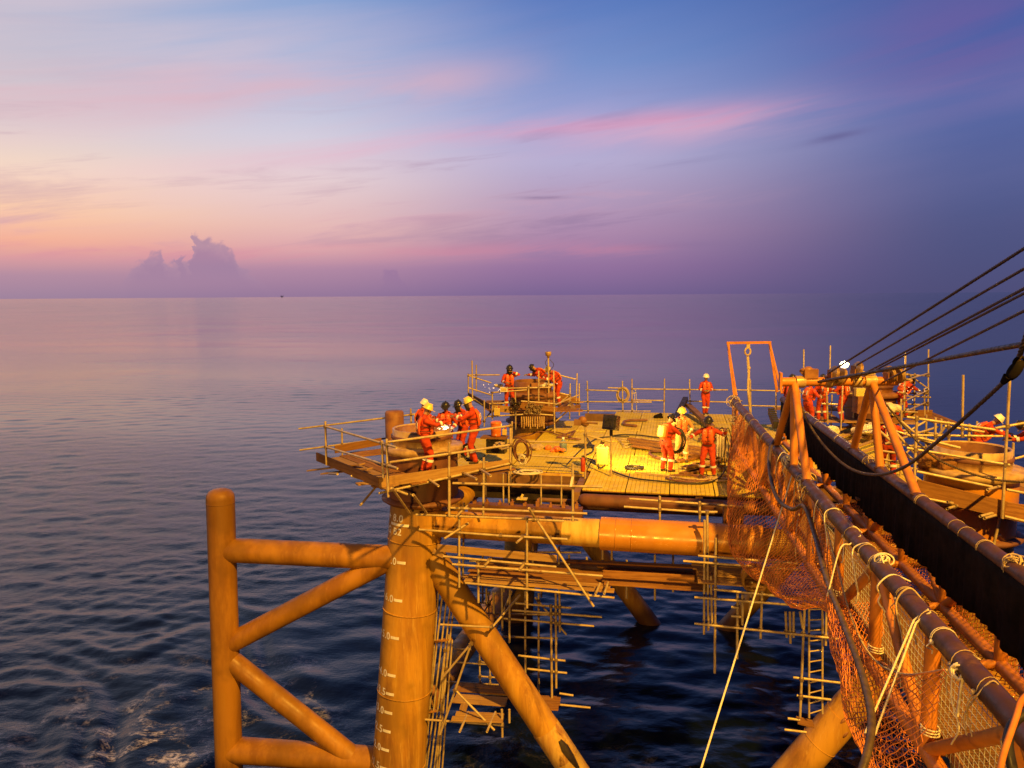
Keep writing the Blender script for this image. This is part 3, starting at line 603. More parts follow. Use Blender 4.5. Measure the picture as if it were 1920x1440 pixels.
s0 = row(878, 1092, -.85); s1 = row(1135, 1113, -.85); s0[2] = s1[2] = z0; K.floor(s0, s1, V, 8)
s0 = row(1125, 1100, -.55); s1 = row(1325, 1112, -.55); s0[2] = s1[2] = z0+.08; K.floor(s0, s1, V, 6)
K.plank(row(1130, 1075, -.4), row(1302, 1085, -.4), .04, .17, name='toe_board'); K.plank(row(1060, 1052, .6), row(1300, 1063, .6), .2, .05, m='plank_wood')
K.done()
# --- lower scaffold behind the diagonal brace
K = Scaffold('lower scaffold of thin tubes and boards hanging behind the diagonal brace', tuple(row(940, 1300, .5)))
f = rw(.75)
K.poles([(1033, 1134, 1035, 1315), (1042, 1112, 1043, 1290), (1049, 1114, 1050, 1185), (956, 1105, 955, 1205), (941, 1102, 942, 1182), (925, 1110, 926, 1150), (967, 1131, 1071, 1140), (960, 1144, 1129, 1157), (928, 1158, 1114, 1174), (972, 1229, 1060, 1239), (989, 1254, 1063, 1262), (1049, 1300, 1075, 1304), (1047, 1321, 1107, 1327), (912, 1103, 912, 1135)], f)
K.poles([(797, 1349, 942, 1360), (826, 1171, 922, 1176), (941, 1330, 942, 1382), (955, 1330, 955, 1355)], rw(-.55))
K.poles([(884, 1205, 825, 1377), (852, 1292, 927, 1369), (830, 1270, 884, 1206)], rw(-.7)); K.tube(row(921, 1178, -.55), row(975, 1116, .7))
K.poles([(848, 1216, 884, 1218), (846, 1241, 930, 1247), (835, 1278, 935, 1284), (897, 1112, 900, 1280), (916, 1110, 919, 1280), (899, 1240, 938, 1248), (899, 1268, 940, 1271), (899, 1112, 916, 1112), (889, 1130, 918, 1131), (930, 1110, 900, 1160)], rw(1.6), .024)
for x0, y0, x1, y1 in ((838, 1120, 800, 1440), (829, 1120, 793, 1440), (846, 1125, 806, 1450), (852, 1130, 813, 1450), (842, 1190, 822, 1450), (836, 1200, 818, 1455), (848, 1200, 828, 1455), (822, 1110, 797, 1440)): K.tube(row(x0, y0, .15), row(x1, y1, .1), .026)
for y in (1203, 1335): K.plank(row(815-(y-1203)*.11, y, .1), row(848-(y-1203)*.11, y-6, .2), .12, .05)
K.poles([(905, 1150, 1040, 1153), (898, 1192, 1046, 1197), (985, 1108, 985, 1320), (1010, 1112, 1010, 1300), (900, 1300, 1002, 1306), (1003, 1120, 1062, 1190), (960, 1108, 930, 1180)], rw(1.45))
zz = 2.85
g = lambda x, y: atz(x, y, zz)
K.floor(g(846, 1352), g(940, 1356), V, 2, m='plank_pale', over=.05); K.floor(g(850, 1318), g(945, 1325), V, 2, m='plank_pale', over=.05); K.floor(g(846, 1296), g(985, 1306), V, 2, over=.1)
K.plank(g(862, 1350), g(872, 1318), .2, .04, m='plank_pale'); K.floor(g(1010, 1330), g(1046, 1332), V, 3, m='plank_wood', over=.05)
for x in (866, 917): K.tube(g(x-4, 1372), g(x+12, 1335))
K.done()
# --- hanging scaffold on the right with ladder
K = Scaffold('hanging tube scaffold with droppers below the fresh sleeve and net bag', tuple(row(1400, 1120, -.5)))
f = rw(-.9)
K.poles([(1342, 1009, 1340, 1262), (1383, 1113, 1382, 1235), (1392, 1115, 1392, 1172), (1429, 1109, 1426, 1197), (1509, 1129, 1500, 1345), (1550, 1129, 1548, 1210), (1473, 1147, 1475, 1195), (1481, 1147, 1482, 1206), (1488, 1147, 1488, 1195), (1500, 1147, 1505, 1178)], f)
K.poles([(1321, 975, 1320, 1189), (1326, 958, 1328, 1182), (1333, 1080, 1335, 1170), (1410, 1090, 1405, 1150), (1315, 960, 1345, 960)], rw(-.6))
K.poles([(1309, 1042, 1496, 1057), (1281, 1052, 1502, 1069), (1338, 1105, 1547, 1127), (1302, 1120, 1556, 1140), (1302, 1169, 1572, 1198), (1371, 1138, 1385, 1140), (1371, 1155, 1390, 1157)], rw(-.97))
K.poles([(1487, 1270, 1581, 1281), (1494, 1304, 1558, 1312), (1477, 1347, 1500, 1350), (1471, 1368, 1512, 1373)], rw(-.85))
K.poles([(1237, 930, 1237, 985), (1312, 940, 1312, 985), (1180, 935, 1392, 950), (1170, 950, 1340, 962)], rw(.7))
z0 = row(1400, 1108, -.9)[2]+.08; s0 = row(1305, 1098, -.8); s1 = row(1452, 1112, -.8); s0[2] = s1[2] = z0; K.floor(s0, s1, V, 6, m='plank_pale', over=.1)
K.plank(row(1300, 1072, .4), row(1450, 1085, .4), .04, .2, name='toe_board')
K.plank(row(1494, 1350, -.75), row(1525, 1358, -.75), .3, .05)
K.done()
def ladder(label, x0, x1, yt, yb, fn, n):
    t = thing('ladder', label, 'ladder', tuple(fn((x0+x1)/2, yb)))
    a0, a1, c0, c1 = fn(x0, yt), fn(x0, yb), fn(x1, yt), fn(x1, yb-8)
    for p, q in ((a0, a1), (c0, c1)): m = MB(); m.tube(p, q, .026); m.build('stile', M['scaffold_tube'], t)
    for i in range(n):
        k = (i+.6)/n; m = MB(); m.tube(a0+(a1-a0)*k, c0+(c1-c0)*k, .017, n=6); m.build('rung', M['scaffold_tube'], t)
ladder('straight ladder hanging down to the sea beside the orange net', 1517, 1542, 1131, 1346, rw(-.75), 11)
# --- far left scaffold round the far pile
K = Scaffold('far scaffold with toe boards and tall poles round the far pile where three welders work', (*L3[:2], 9.4))
fr_, bk_ = (lambda x, y: aty(x, y, 30.1)), (lambda x, y: aty(x, y, 33.2)); md = lambda x, y: aty(x, y, 31.7)
K.poles([(885, 676, 886, 751), (923, 735, 923, 786), (966, 735, 967, 806), (991, 723, 991, 760), (1010, 695, 1010, 751), (1038, 694, 1040, 811), (923, 736, 988, 731), (953, 728, 1032, 726), (917, 757, 966, 755), (977, 752, 1042, 757), (915, 781, 981, 777), (982, 774, 1041, 779), (947, 737, 947, 760), (908, 750, 908, 800)], fr_)
K.poles([(893, 684, 893, 735), (877, 703, 937, 703), (878, 704, 921, 718), (1051, 704, 1079, 711), (1082, 700, 1080, 772), (1086, 719, 1086, 779), (878, 701, 878, 737)], bk_)
K.poles([(1034, 733, 1067, 741), (1069, 719, 1068, 786), (1042, 761, 1070, 739), (1050, 776, 1070, 755), (878, 727, 925, 742)], md)
for x0, y0, x1, y1 in ((1038, 760, 1086, 740), (1042, 790, 1075, 762), (905, 790, 930, 762), (890, 749, 915, 768)): K.tube(fr_(x0, y0), md(x1, y1))
K.plank(bk_(878, 741), fr_(918, 763), .04, .24, name='toe_board'); K.plank(fr_(922, 765), fr_(965, 769), .04, .27, m='plank_pale', name='toe_board'); K.plank(bk_(1022, 738), bk_(1087, 753), .04, .28, name='toe_board'); K.plank(fr_(975, 760), fr_(1042, 768), .04, .2, name='toe_board'); K.plank(fr_(1042, 768), bk_(1088, 762), .04, .16, name='toe_board')
K.floor(np.array([-.95, 30.3, 9.36]), np.array([2.7, 30.3, 9.36]), (0, 1, 0), 3); K.floor(np.array([-1.2, 32.9, 9.36]), np.array([2.9, 32.9, 9.36]), (0, 1, 0), 3)
for x in (-1.1, 1.9):
    s0 = np.array([x, 30.9, 9.37]); K.floor(s0, s0+np.array([0, 2.2, 0]), (1, 0, 0), 3)
K.done()
# --- guardrail along the far edge of the deck
K = Scaffold('tube guardrail along the far edge of the yellow deck', tuple(ab(6.5, 16.8, DZ)), name='guardrail')
f = lambda x, y: (lambda r: C0+r*(((L1-C0)@V+16.9)/(r@V)))(ray(x, y))
K.poles([(1101, 714, 1103, 781), (1167, 714, 1168, 783), (1185, 710, 1185, 776), (1246, 710, 1245, 778), (1293, 711, 1294, 775), (1098, 731, 1160, 733), (1140, 727, 1172, 728), (1184, 729, 1340, 731), (1088, 753, 1222, 754), (1183, 750, 1246, 751), (1088, 770, 1220, 771), (1290, 752, 1366, 754), (1335, 731, 1365, 731), (1407, 712, 1408, 780), (1380, 731, 1470, 733), (1380, 760, 1470, 762)], f)
K.done()
# --- handrail standing on the deck between the near scaffold and the floodlight
K = Scaffold('tube handrail in front of the deck carrying a small floodlight post', tuple(row(1020, 880, 3.6)), name='guardrail')
f = rw(3.7)
K.poles([(960, 790, 958, 905), (1098, 797, 1097, 897), (965, 828, 1095, 830), (965, 852, 1097, 860), (940, 843, 965, 836), (1097, 815, 1146, 829)], f)
K.done()
# --- right side scaffolds
K = Scaffold('scaffold with long sloping handrail and toe boards round the near right pile', (*L2[:2], 8.9))
f = rw(-1.35)
K.poles([(1719, 780, 1713, 937), (1893, 713, 1879, 972), (1700, 782, 1866, 806), (1719, 884, 1860, 913), (1716, 931, 1784, 944), (1887, 918, 1940, 928), (1883, 968, 1940, 982), (1700, 840, 1893, 872), (1866, 803, 1940, 790), (1700, 815, 1800, 840)], f)
for x0, y0, x1, y1 in ((1852, 918, 1877, 911), (1776, 954, 1806, 944), (1838, 968, 1876, 958), (1846, 972, 1880, 962), (1776, 941, 1790, 948)): K.tube(row(x0, y0, -1.75), row(x1, y1, -.9))
b2 = rw(1.3)
K.poles([(1806, 703, 1804, 815), (1754, 783, 1753, 850), (1778, 790, 1779, 830), (1771, 799, 1845, 810), (1703, 816, 1880, 818), (1818, 795, 1816, 830), (1900, 830, 1895, 950), (1903, 860, 1940, 850), (1835, 998, 1837, 970)], b2)
K.plank(row(1716, 914, -1.25), row(1884, 956, -1.25), .04, .38, name='toe_board'); K.plank(row(1884, 956, -1.25), row(1960, 972, -1.25), .04, .38, name='toe_board')
z0 = row(1800, 948, -1.2)[2]-.05; s0 = ab(10.9, -1.2, z0); K.floor(s0, s0+U*5, V, 2); 
for o in (0, 3.4): s0 = ab(11.1+o, -.8, z0+.03); K.floor(s0, s0+V*3.2, U, 3)
for x0, y0, x1, y1 in ((1828, 945, 1829, 1065), (1835, 1010, 1877, 1003), (1860, 960, 1830, 1070)): K.tube(row(x0, y0, -.9), row(x1, y1, -.9))
K.plank(row(1770, 985, -.6), row(1850, 1002, -.6), .25, .04)
K.poles([(1882, 940, 1856, 1052), (1640, 800, 1720, 870), (1660, 790, 1715, 850)], rw(-1.1))
K.done()
K = Scaffold('far right scaffold with tall bare poles beside the lit lamp', (*L4[:2], 9.3))
f, g = (lambda x, y: aty(x, y, 26.6)), (lambda x, y: aty(x, y, 30.5))
K.poles([(1507, 655, 1507, 705), (1557, 648, 1556, 700), (1741, 655, 1740, 772), (1690, 702, 1743, 705), (1696, 737, 1740, 738), (1660, 757, 1742, 759), (1733, 728, 1734, 790)], g)
K.poles([(1698, 662, 1695, 775), (1665, 710, 1707, 712), (1685, 735, 1700, 738), (1550, 735, 1552, 795), (1690, 748, 1688, 810), (1633, 770, 1720, 773), (1540, 757, 1570, 758)], f)
for x0, y0, x1, y1 in ((1700, 712, 1741, 700), (1700, 750, 1738, 733), (1697, 772, 1735, 755)): K.tube(f(x0, y0), g(x1, y1))
K.plank(g(1690, 776), g(1748, 776), .04, .32, name='toe_board'); K.plank(f(1640, 783), f(1692, 788), .04, .25, name='toe_board')
s0 = np.array([10.5, 29.6, 9.03]); K.floor(s0, s0+np.array([5, -.9, 0]), (.17, .98, 0), 4); s0 = np.array([11.3, 32.6, 9.03]); K.floor(s0, s0+np.array([5, -.9, 0]), (.17, .98, 0), 3)
s0 = np.array([12.0, 30.2, 9.04]); K.floor(s0, s0+np.array([.5, 3, 0]), (1, -.17, 0), 4); s0 = np.array([16.0, 28.8, 9.04]); K.floor(s0, s0+np.array([.5, 3, 0]), (1, -.17, 0), 4)
md3 = lambda x, y: aty(x, y, 22.5)
K.poles([(1668, 775, 1666, 905), (1690, 770, 1688, 900), (1737, 778, 1735, 880), (1765, 785, 1764, 850), (1832, 790, 1830, 835), (1655, 803, 1770, 815), (1655, 830, 1760, 842), (1655, 872, 1725, 880), (1660, 835, 1735, 790), (1668, 880, 1737, 812)], md3)
K.poles([(1455, 722, 1455, 790), (1530, 735, 1600, 738), (1535, 762, 1600, 764), (1602, 720, 1600, 800), (1500, 730, 1500, 790), (1715, 700, 1714, 790), (1655, 740, 1745, 745), (1700, 700, 1742, 730), (1560, 740, 1558, 800)], g)
for k in range(5): K.plank(atz(1560+k*14, 812+k*9, 8.75), atz(1600+k*16, 796+k*9, 8.75), .15, .04, m='plank_pale')
for x0, y0, x1, y1 in ((1660, 832, 1760, 800), (1655, 800, 1760, 835), (1650, 860, 1705, 872), (1650, 845, 1700, 852), (1690, 790, 1780, 868), (1720, 868, 1780, 790)): K.tube(row(x0, y0, 2.2), row(x1, y1, 2.0))
K.done()
# ------------------------------------------------------------------ gangway
GW = 1.80; CZ = 10.2; BZ = 8.72
def gp(y, s, z): return np.array([4.44+.166*(y-6.29)+s*GW, y, z])
GD = gp(1, 0, 0)-gp(0, 0, 0); GD /= np.linalg.norm(GD); GS = np.cross(GD, UP)
G = thing('gangway', 'long tubular truss gangway reaching from the lower right to the deck', 'gangway', tuple(gp(27.3, .5, 8.6)))
for s in (0, 1):
    b = MB(); b.tube(gp(2.2, s, CZ), gp(27.3, s, CZ), .122, n=18); b.build('top_chord', M['chord_paint'], G)
    b = MB(); b.tube(gp(2.2, s, BZ), gp(27.3, s, BZ), .10, n=14); b.build('bottom_chord', M['truss_paint'], G)
    ys = [2.2+2.05*i for i in range(13)]
    for i, y in enumerate(ys):
        b = MB(); b.tube(gp(y, s, BZ), gp(y, s, CZ), .088, n=14); b.build('upright', M['truss_paint'], G)
        if i+1 < len(ys):
            lo, hi = (y, ys[i+1]) if i % 2 == 1 else (ys[i+1], y)
            b = MB(); b.tube(gp(lo, s, BZ), gp(hi, s, CZ), .075, n=14); b.build('diagonal', M['truss_paint'], G)
for y in [2.2+2.05*i for i in range(13)]:
    b = MB(); b.tube(gp(y, 0, BZ), gp(y, 1, BZ), .07, n=10); b.build('cross_member', M['truss_paint'], G)
b = MB()
for i in range(int(24.5/.06)): b.box(gp(2.6+i*.06, .34, BZ+.09), GW*.52, .012, .03, GS, GD)
for s in np.linspace(.1, .6, 6): b.beam(gp(2.6, s, BZ+.075), gp(27.1, s, BZ+.075), .02, .04)
b.build('floor_grating', M['beam_steel'], G, 'stuff')
for s in (.075, .62):
    b = MB(); b.beam(gp(2.5, s, BZ+.16), gp(27.1, s, BZ+.16), .02, .15); b.build('kick_plate', M['beam_steel'], G)
b = MB(); b.tube(gp(2.4, .12, CZ-.13), gp(18, .12, CZ-.13), .055, n=10); b.build('inner_handrail', M['rust_steel'], G)
b = MB()                                                    # welded wire mesh infill on the left side
y0, y1 = 2.6, 14.6
for k in range(15): b.beam(gp(y0, .07, BZ+.1+k*.09), gp(y1, .07, BZ+.1+k*.09), .0045, .006)
for k in range(int((y1-y0)/.11)): b.beam(gp(y0+k*.11, .066, BZ+.08), gp(y0+k*.11, .066, BZ+1.36), .0045, .006, GD)
b.build('mesh_infill', M['wire_mesh'], G, 'stuff')
# black cloth screen on the inner side of the right truss, hung with small folds
b = MB(); n = 300; vs = []
for i in range(n+1):
    y = 2.4+24.6*i/n
    for k in range(8):
        q = k/7; wv = (.030*math.sin(i*2.4)+.016*math.sin(i*.7+2))*(.25+.75*q)
        vs.append(gp(y, .93+.012*math.sin(i*.8)*q, CZ-.03-q*(1.02+.05*math.sin(i*.23)+.02*math.sin(i*1.3)))+GS*wv)
b.add(vs, [[i*8+k, i*8+k+1, i*8+k+9, i*8+k+8] for i in range(n) for k in range(7)], True)
o = tag(b.build('cloth_screen', M['black_cloth']), 'long black cloth screen hung along the right side of the gangway', 'screen')
md_ = o.modifiers.new('thick', 'SOLIDIFY'); md_.thickness = .006
# goalpost frame at the gangway tip with its rope
fy = 27.2; b = MB(); p = [aty(x, y, fy) for x, y in ((1377, 742), (1365, 643), (1443, 642), (1457, 735))]
b.beam(p[0], p[1], .09, .09, GS); b.beam(p[1]-GS*.045, p[2]+GS*.045, .09, .09); b.beam(p[2], p[3], .09, .09, GS)
b.build('end_frame', M['truss_paint'], G)
for a, c in ((p[1], aty(1381, 742, 25.6)), (p[2], aty(1466, 738, 25.6))):
    b = MB(); b.beam(a, c, .06, .06, GS); b.build('frame_stay', M['truss_paint'], G)
# the two lifting tripods with their crossbar
T = thing('lifting_gantry', 'orange lifting gantry of two tripods and a crossbar standing on the gangway', 'gantry', tuple(gp(16.7, .5, CZ)))
apx = [gp(16.7, 0, 12.02), gp(16.7, 1, 12.02)]; apx[0] = aty(1489, 716, 16.7); apx[1] = aty(1634, 728, 16.7); apx[1][2] = apx[0][2]
for s, a in zip((0, 1), apx):
    for y in ((18.6, 16.35, 15.0), (18.2, 16.1, 13.9))[s]:
        f_ = gp(y, s, CZ+.03); b = MB(); b.tube(f_, a-(a-f_)*.02, .085, .08, n=16); o = b.build('leg', M['truss_paint'], T)
        b = MB(); b.tube(f_-UP*.02, f_+UP*.06, .13, n=14); b.build('foot_collar', M['chord_paint'], o)
b = MB(); cd = (apx[1]-apx[0]); cd = cd/np.linalg.norm(cd); b.tube(apx[0]-cd*.30, apx[1]+cd*.55, .10, n=18); b.build('crossbar', M['truss_paint'], T)
b = MB(); b.box(apx[0]-cd*.30+UP*.03, .05, .3, .36, cd, V); b.build('end_plate', M['truss_paint'], T)
def sheave(c, ax, rad=.19):
    t = MB(); ax = np.asarray(ax, float); ax /= np.linalg.norm(ax)
    prof = []
    for k in (-1, 1): prof.append(None)
    t.lathe([(0, -.04), (rad*.9, -.036), (rad, -.03), (rad, -.02), (rad*.8, -.008), (rad*.8, .008), (rad, .02), (rad, .03), (rad*.9, .036), (0, .04)], c, 22, ax)
    o = t.build('sheave', M['sheave_steel'], T)
    b = MB(); b.box(c-ax*.085-UP*.02, .02, rad*.9, rad*.9, ax, np.cross(UP, ax)/np.linalg.norm(np.cross(UP, ax)), UP); b.build('cheek_plate', M['rust_steel'], o)
shp = [aty(1562, 702, 16.55), aty(1576, 706, 16.5), aty(1606, 694, 16.6), aty(1668, 702, 16.6), aty(1684, 703, 16.6)]
for q in shp: sheave(q, (.93, .12, -.38) if q[0] < 7.6 else (.95, .2, .2))
for a, wd in ((apx[0]+cd*.12, .2), (apx[0]+cd*.75, .16), (apx[1]-cd*.35, .2), (apx[1]-cd*.05, .25)):
    b = MB(); b.tube(a-cd*wd/2, a+cd*wd/2, .135, n=14); b.build('clamp_band', M['ground_steel'], T)
b = MB(); b.box(apx[0]+cd*.36+UP*.18, .3, .22, .2, cd, V); b.ball(apx[0]+cd*.30+UP*.24, .12, .1, .1); b.build('winch_block', M['rust_steel'], T)
# ------------------------------------------------------------------ wire ropes and straps
def rope(name, label, cat, pts, r, mn, n=6, group=None, lay=0, smooth=8):
    P = cr(pts, smooth) if smooth and len(pts) > 2 else [np.asarray(p, float) for p in pts]
    b = MB()
    if lay:                                              # visible lay of the strands
        L = np.concatenate([[0], np.cumsum([np.linalg.norm(P[i+1]-P[i]) for i in range(len(P)-1)])]); tot = L[-1]; m = int(tot/(lay*.22))
        tt = np.linspace(0, tot, max(m, 8)); P = [np.array([np.interp(t, L, [p[k] for p in P]) for k in range(3)]) for t in tt]
        for s in range(3):
            a0 = 2*math.pi*s/3; pts2 = []; _, a, c = b.frame(P[-1]-P[0])
            for i, p in enumerate(P):
                d = P[min(i+1, len(P)-1)]-P[max(i-1, 0)]; d /= np.linalg.norm(d); aa = a-d*(a@d); aa /= np.linalg.norm(aa); bb = np.cross(d, aa)
                ph = a0+tt[i]/lay*2*math.pi; pts2.append(p+(aa*math.cos(ph)+bb*math.sin(ph))*r*.5)
            b.path(pts2, r*.58, 5)
    else: b.path(P, r, n)
    return tag(b.build(name, M[mn]), label, cat, group)
wg = 'hoisting wires from the lifting gantry up to the crane'
rope('hoist_wire', 'topmost of the dark hoisting wires running up to the right', 'wire', [aty(1553, 700, 16.5), aty(1920, 466, 9.0), aty(2300, 224, 5.5)], .022, 'wire_rope', lay=.16, group=wg, smooth=0)
rope('hoist_wire', 'second dark hoisting wire from the top, above the thick paired wire', 'wire', [aty(1607, 684, 16.6), aty(1920, 504, 9.0), aty(2300, 285, 5.5)], .020, 'wire_rope', lay=.16, group=wg, smooth=0)
rope('hoist_wire', 'thick dark hoisting wire with a twin beside it, third from the top', 'wire', [aty(1612, 705, 16.6), aty(1920, 541, 9.0), aty(2300, 338, 5.5)], .021, 'wire_rope', lay=.16, group=wg, smooth=0)
rope('hoist_wire', 'lower twin of the thick dark hoisting wire', 'wire', [aty(1622, 704, 16.6), aty(1920, 550, 9.0), aty(2300, 352, 5.5)], .019, 'wire_rope', lay=.16, group=wg, smooth=0)
rope('hoist_wire', 'lowest hoisting wire crossing behind the black sling', 'wire', [aty(1655, 717, 16.6), aty(1760, 663, 12.6), aty(1920, 583, 9.0), aty(2300, 393, 5.5)], .020, 'wire_rope', lay=.16, group=wg, smooth=0)
rope('sling', 'flat black sling sloping gently across the hoisting wires', 'sling', [aty(1535, 716, 16.3), aty(1700, 686, 12.5), aty(1922, 645, 8.2), aty(2300, 585, 5)], .034, 'black_rubber')
hk = aty(1899, 700, 8.2)
rope('sagging_wire', 'heavy twisted wire sagging in a deep loop from the tripod to the hook knuckle', 'wire', [aty(1493, 735, 16.6), aty(1512, 785, 16.0), aty(1545, 835, 15.2), aty(1590, 876, 14.0), aty(1640, 890, 12.6), aty(1695, 876, 11.2), aty(1760, 826, 9.9), aty(1840, 755, 8.9), hk], .026, 'wire_rope', lay=.13)
rope('sagging_wire', 'rope leading from the hook knuckle up out of the picture', 'wire', [hk, aty(1910, 672, 8.2), aty(1924, 630, 8.1), aty(1980, 470, 8)], .03, 'wire_rope', lay=.13)
b = MB(); b.ball(aty(1903, 694, 8.2), .075, .07, .13, 12, 8, rt, fw, up*.9+rt*.45); b.tube(aty(1890, 706, 8.2), aty(1880, 718, 8.25), .05, .03, 12); b.ring(aty(1912, 680, 8.2), .06, .02, (0, 1, 0.2))
tag(b.build('hook_knuckle', M['black_cloth']), 'black hook knuckle where the sagging wire meets the sling', 'hook')
rope('sagging_wire', 'thin tarred rope hanging from the right tripod past the near pile top', 'wire', [aty(1640, 730, 16.6), aty(1675, 775, 16.3), aty(1740, 848, 15.8), aty(1800, 880, 15.4), aty(1870, 900, 15), aty(1960, 905, 14.5)], .024, 'wire_rope', lay=.13)
# hook hanging in the end frame
t = thing('lifting_hook', 'rope tail with eye hook hanging inside the frame at the gangway tip', 'hook', tuple(aty(1404, 644, fy)))
b = MB(); b.box(aty(1403, 648, fy), .12, .06, .14); b.ring(aty(1402, 659, fy), .10, .035, (0, 1, 0), 16, 6, 1.3); b.build('hook_eye', M['tan_rope'], t)
b = MB(); b.path(cr([aty(1402, 668, fy), aty(1404, 700, fy), aty(1403, 730, fy), aty(1407, 772, fy)], 6), .05, 8); b.ball(aty(1404, 690, fy), .07); b.ball(aty(1404, 712, fy), .06); b.build('rope_tail', M['tan_rope'], t)
# white guy ropes
rope('guy_rope', 'taut white rope running from the left chord down towards the water', 'rope', [aty(1490, 876, 16.55), aty(1310, 1456, 11.0)], .018, 'white_rope', lay=.09)
rope('guy_rope', 'left of the paired white ropes looped over the near chord', 'rope', [gp(8.55, 0, CZ)+UP*.14, gp(8.55, 0, CZ)-GS*.15, aty(1622, 1375, 7.6)], .013, 'white_rope', lay=.07, smooth=0)
rope('guy_rope', 'right of the paired white ropes looped over the near chord', 'rope', [gp(8.48, 0, CZ)+UP*.14, gp(8.48, 0, CZ)-GS*.15, aty(1640, 1378, 7.6)], .013, 'white_rope', lay=.07, smooth=0)
rope('guy_rope', 'white rope pair hanging from the left chord past the first upright', 'rope', [gp(11.3, 0, CZ)+UP*.14, gp(11.3, 0, CZ)-GS*.14, aty(1575, 1030, 11.0), aty(1551, 1118, 10.8)], .013, 'white_rope', lay=.07)
rope('guy_rope', 'white rope tail knotted to the hose halfway down the net', 'rope', [aty(1491, 890, 16.5), aty(1500, 945, 15.4), aty(1494, 990, 14.6), aty(1492, 1040, 14.2), aty(1500, 1065, 14)], .013, 'tan_rope', lay=.07)
# lashings round the chords
for s, y0, lab in ((0, 6.3, 'cord lashing looped round the left gangway chord'), (1, 8.0, 'cord lashing looped round the right gangway chord')):
    y = y0
    while y < 26:
        b = MB(); c = gp(y, s, CZ); tilt = GD+GS*random.uniform(-.35, .35)
        for k in range(random.choice((1, 1, 2, 3))): b.ring(c+GD*.03*k, random.uniform(.126, .138), .005, tilt, 16, 5)
        kn = c-GS*.13*(1 if s == 0 else -1)-UP*.03; b.ball(kn, .03)
        L = random.uniform(.12, .55); b.path(cr(jig([kn, kn-UP*L*.3-GS*.04, kn-UP*L*.7+GD*random.uniform(-.1, .1), kn-UP*L], .015), 4), .008, 5)
        b.build('lashing', M['white_rope' if random.random() > .8 else 'tan_rope'], G)
        y += random.uniform(.35, 1.3)*(1 if y < 12 else 2.6)
def knot_bundle(label, c, mn, size=.15, tail=.5, k=6):
    b = MB()
    for i in range(k): b.ring(c+RNG.normal(0, size*.12, 3), size*random.uniform(.6, 1), .012, RNG.normal(0, 1, 3), 14, 5, random.uniform(.5, 1))
    for i in range(2):
        p = c+RNG.normal(0, .02, 3); b.path(cr(jig([p, p-UP*tail*.35, p-UP*tail*.7, p-UP*tail], .03), 5), .014, 6)
    return tag(b.build('rope_knot', M[mn]), label, 'rope', 'knotted ropes on the gangway')
knot_bundle('white rope coil knotted on the left chord above the mesh', gp(10.3, 0, CZ+.12)+GS*.02, 'white_rope', .13, .3, 8)
knot_bundle('frayed pale rope bunch hanging by the nearest upright', aty(1800, 1262, 7.4), 'white_rope', .1, .45, 7)
knot_bundle('white rope bundle wound round the tripod foot', gp(16.7, 0, CZ+.06), 'white_rope', .2, .25, 9)
knot_bundle('yellowish rope bundle at the middle tripod foot', gp(15.2, 0, CZ+.05), 'tan_rope', .19, .6, 9)
knot_bundle('tan rope hank hanging at the far tip of the left chord', gp(26.9, 0, CZ), 'tan_rope', .28, 1.7, 12)
knot_bundle('tangled tan rope hanging beside the worker with outstretched arms', aty(1380, 790, 25.6), 'tan_rope', .25, 1.5, 8)
knot_bundle('yellow rope bundle wound at the right tripod foot', gp(16.7, 1, CZ+.06), 'tan_rope', .18, .3, 8)
knot_bundle('pale rope bundle on the right chord near the leg name', gp(10.2, 1, CZ+.12), 'tan_rope', .16, .2, 8)
# white hose wrapped along the left truss
for y in (12.4, 10.35, 8.3, 6.3):
    b = MB(); c = gp(y, 0, BZ+.25)
    for k in range(3): b.ring(c+UP*(.035*k), .098, .011, UP+GS*.1, 16, 5)
    b.build('rope_turns', M['white_rope'], G)
for y in (6.9, 7.5, 9.0, 9.7, 11.0, 11.8, 12.8, 13.6, 14.6, 15.6, 17.4):       # loose cord ends dangling down the left truss
    p = gp(y, 0, CZ)+UP*.12; q = gp(y, 0, CZ)-GS*.14; L = random.uniform(.35, 1.1); w = GD*random.uniform(-.25, .25)
    b = MB(); b.path(cr(jig([p+GS*.13-UP*.1, p, q, q-UP*L*.4+w*.6, q-UP*L*.75+w, q-UP*L+w*.4], .03), 6), random.uniform(.008, .013), 6)
    b.build('dangling_rope', M[random.choice(('white_rope', 'tan_rope', 'white_rope'))], G)
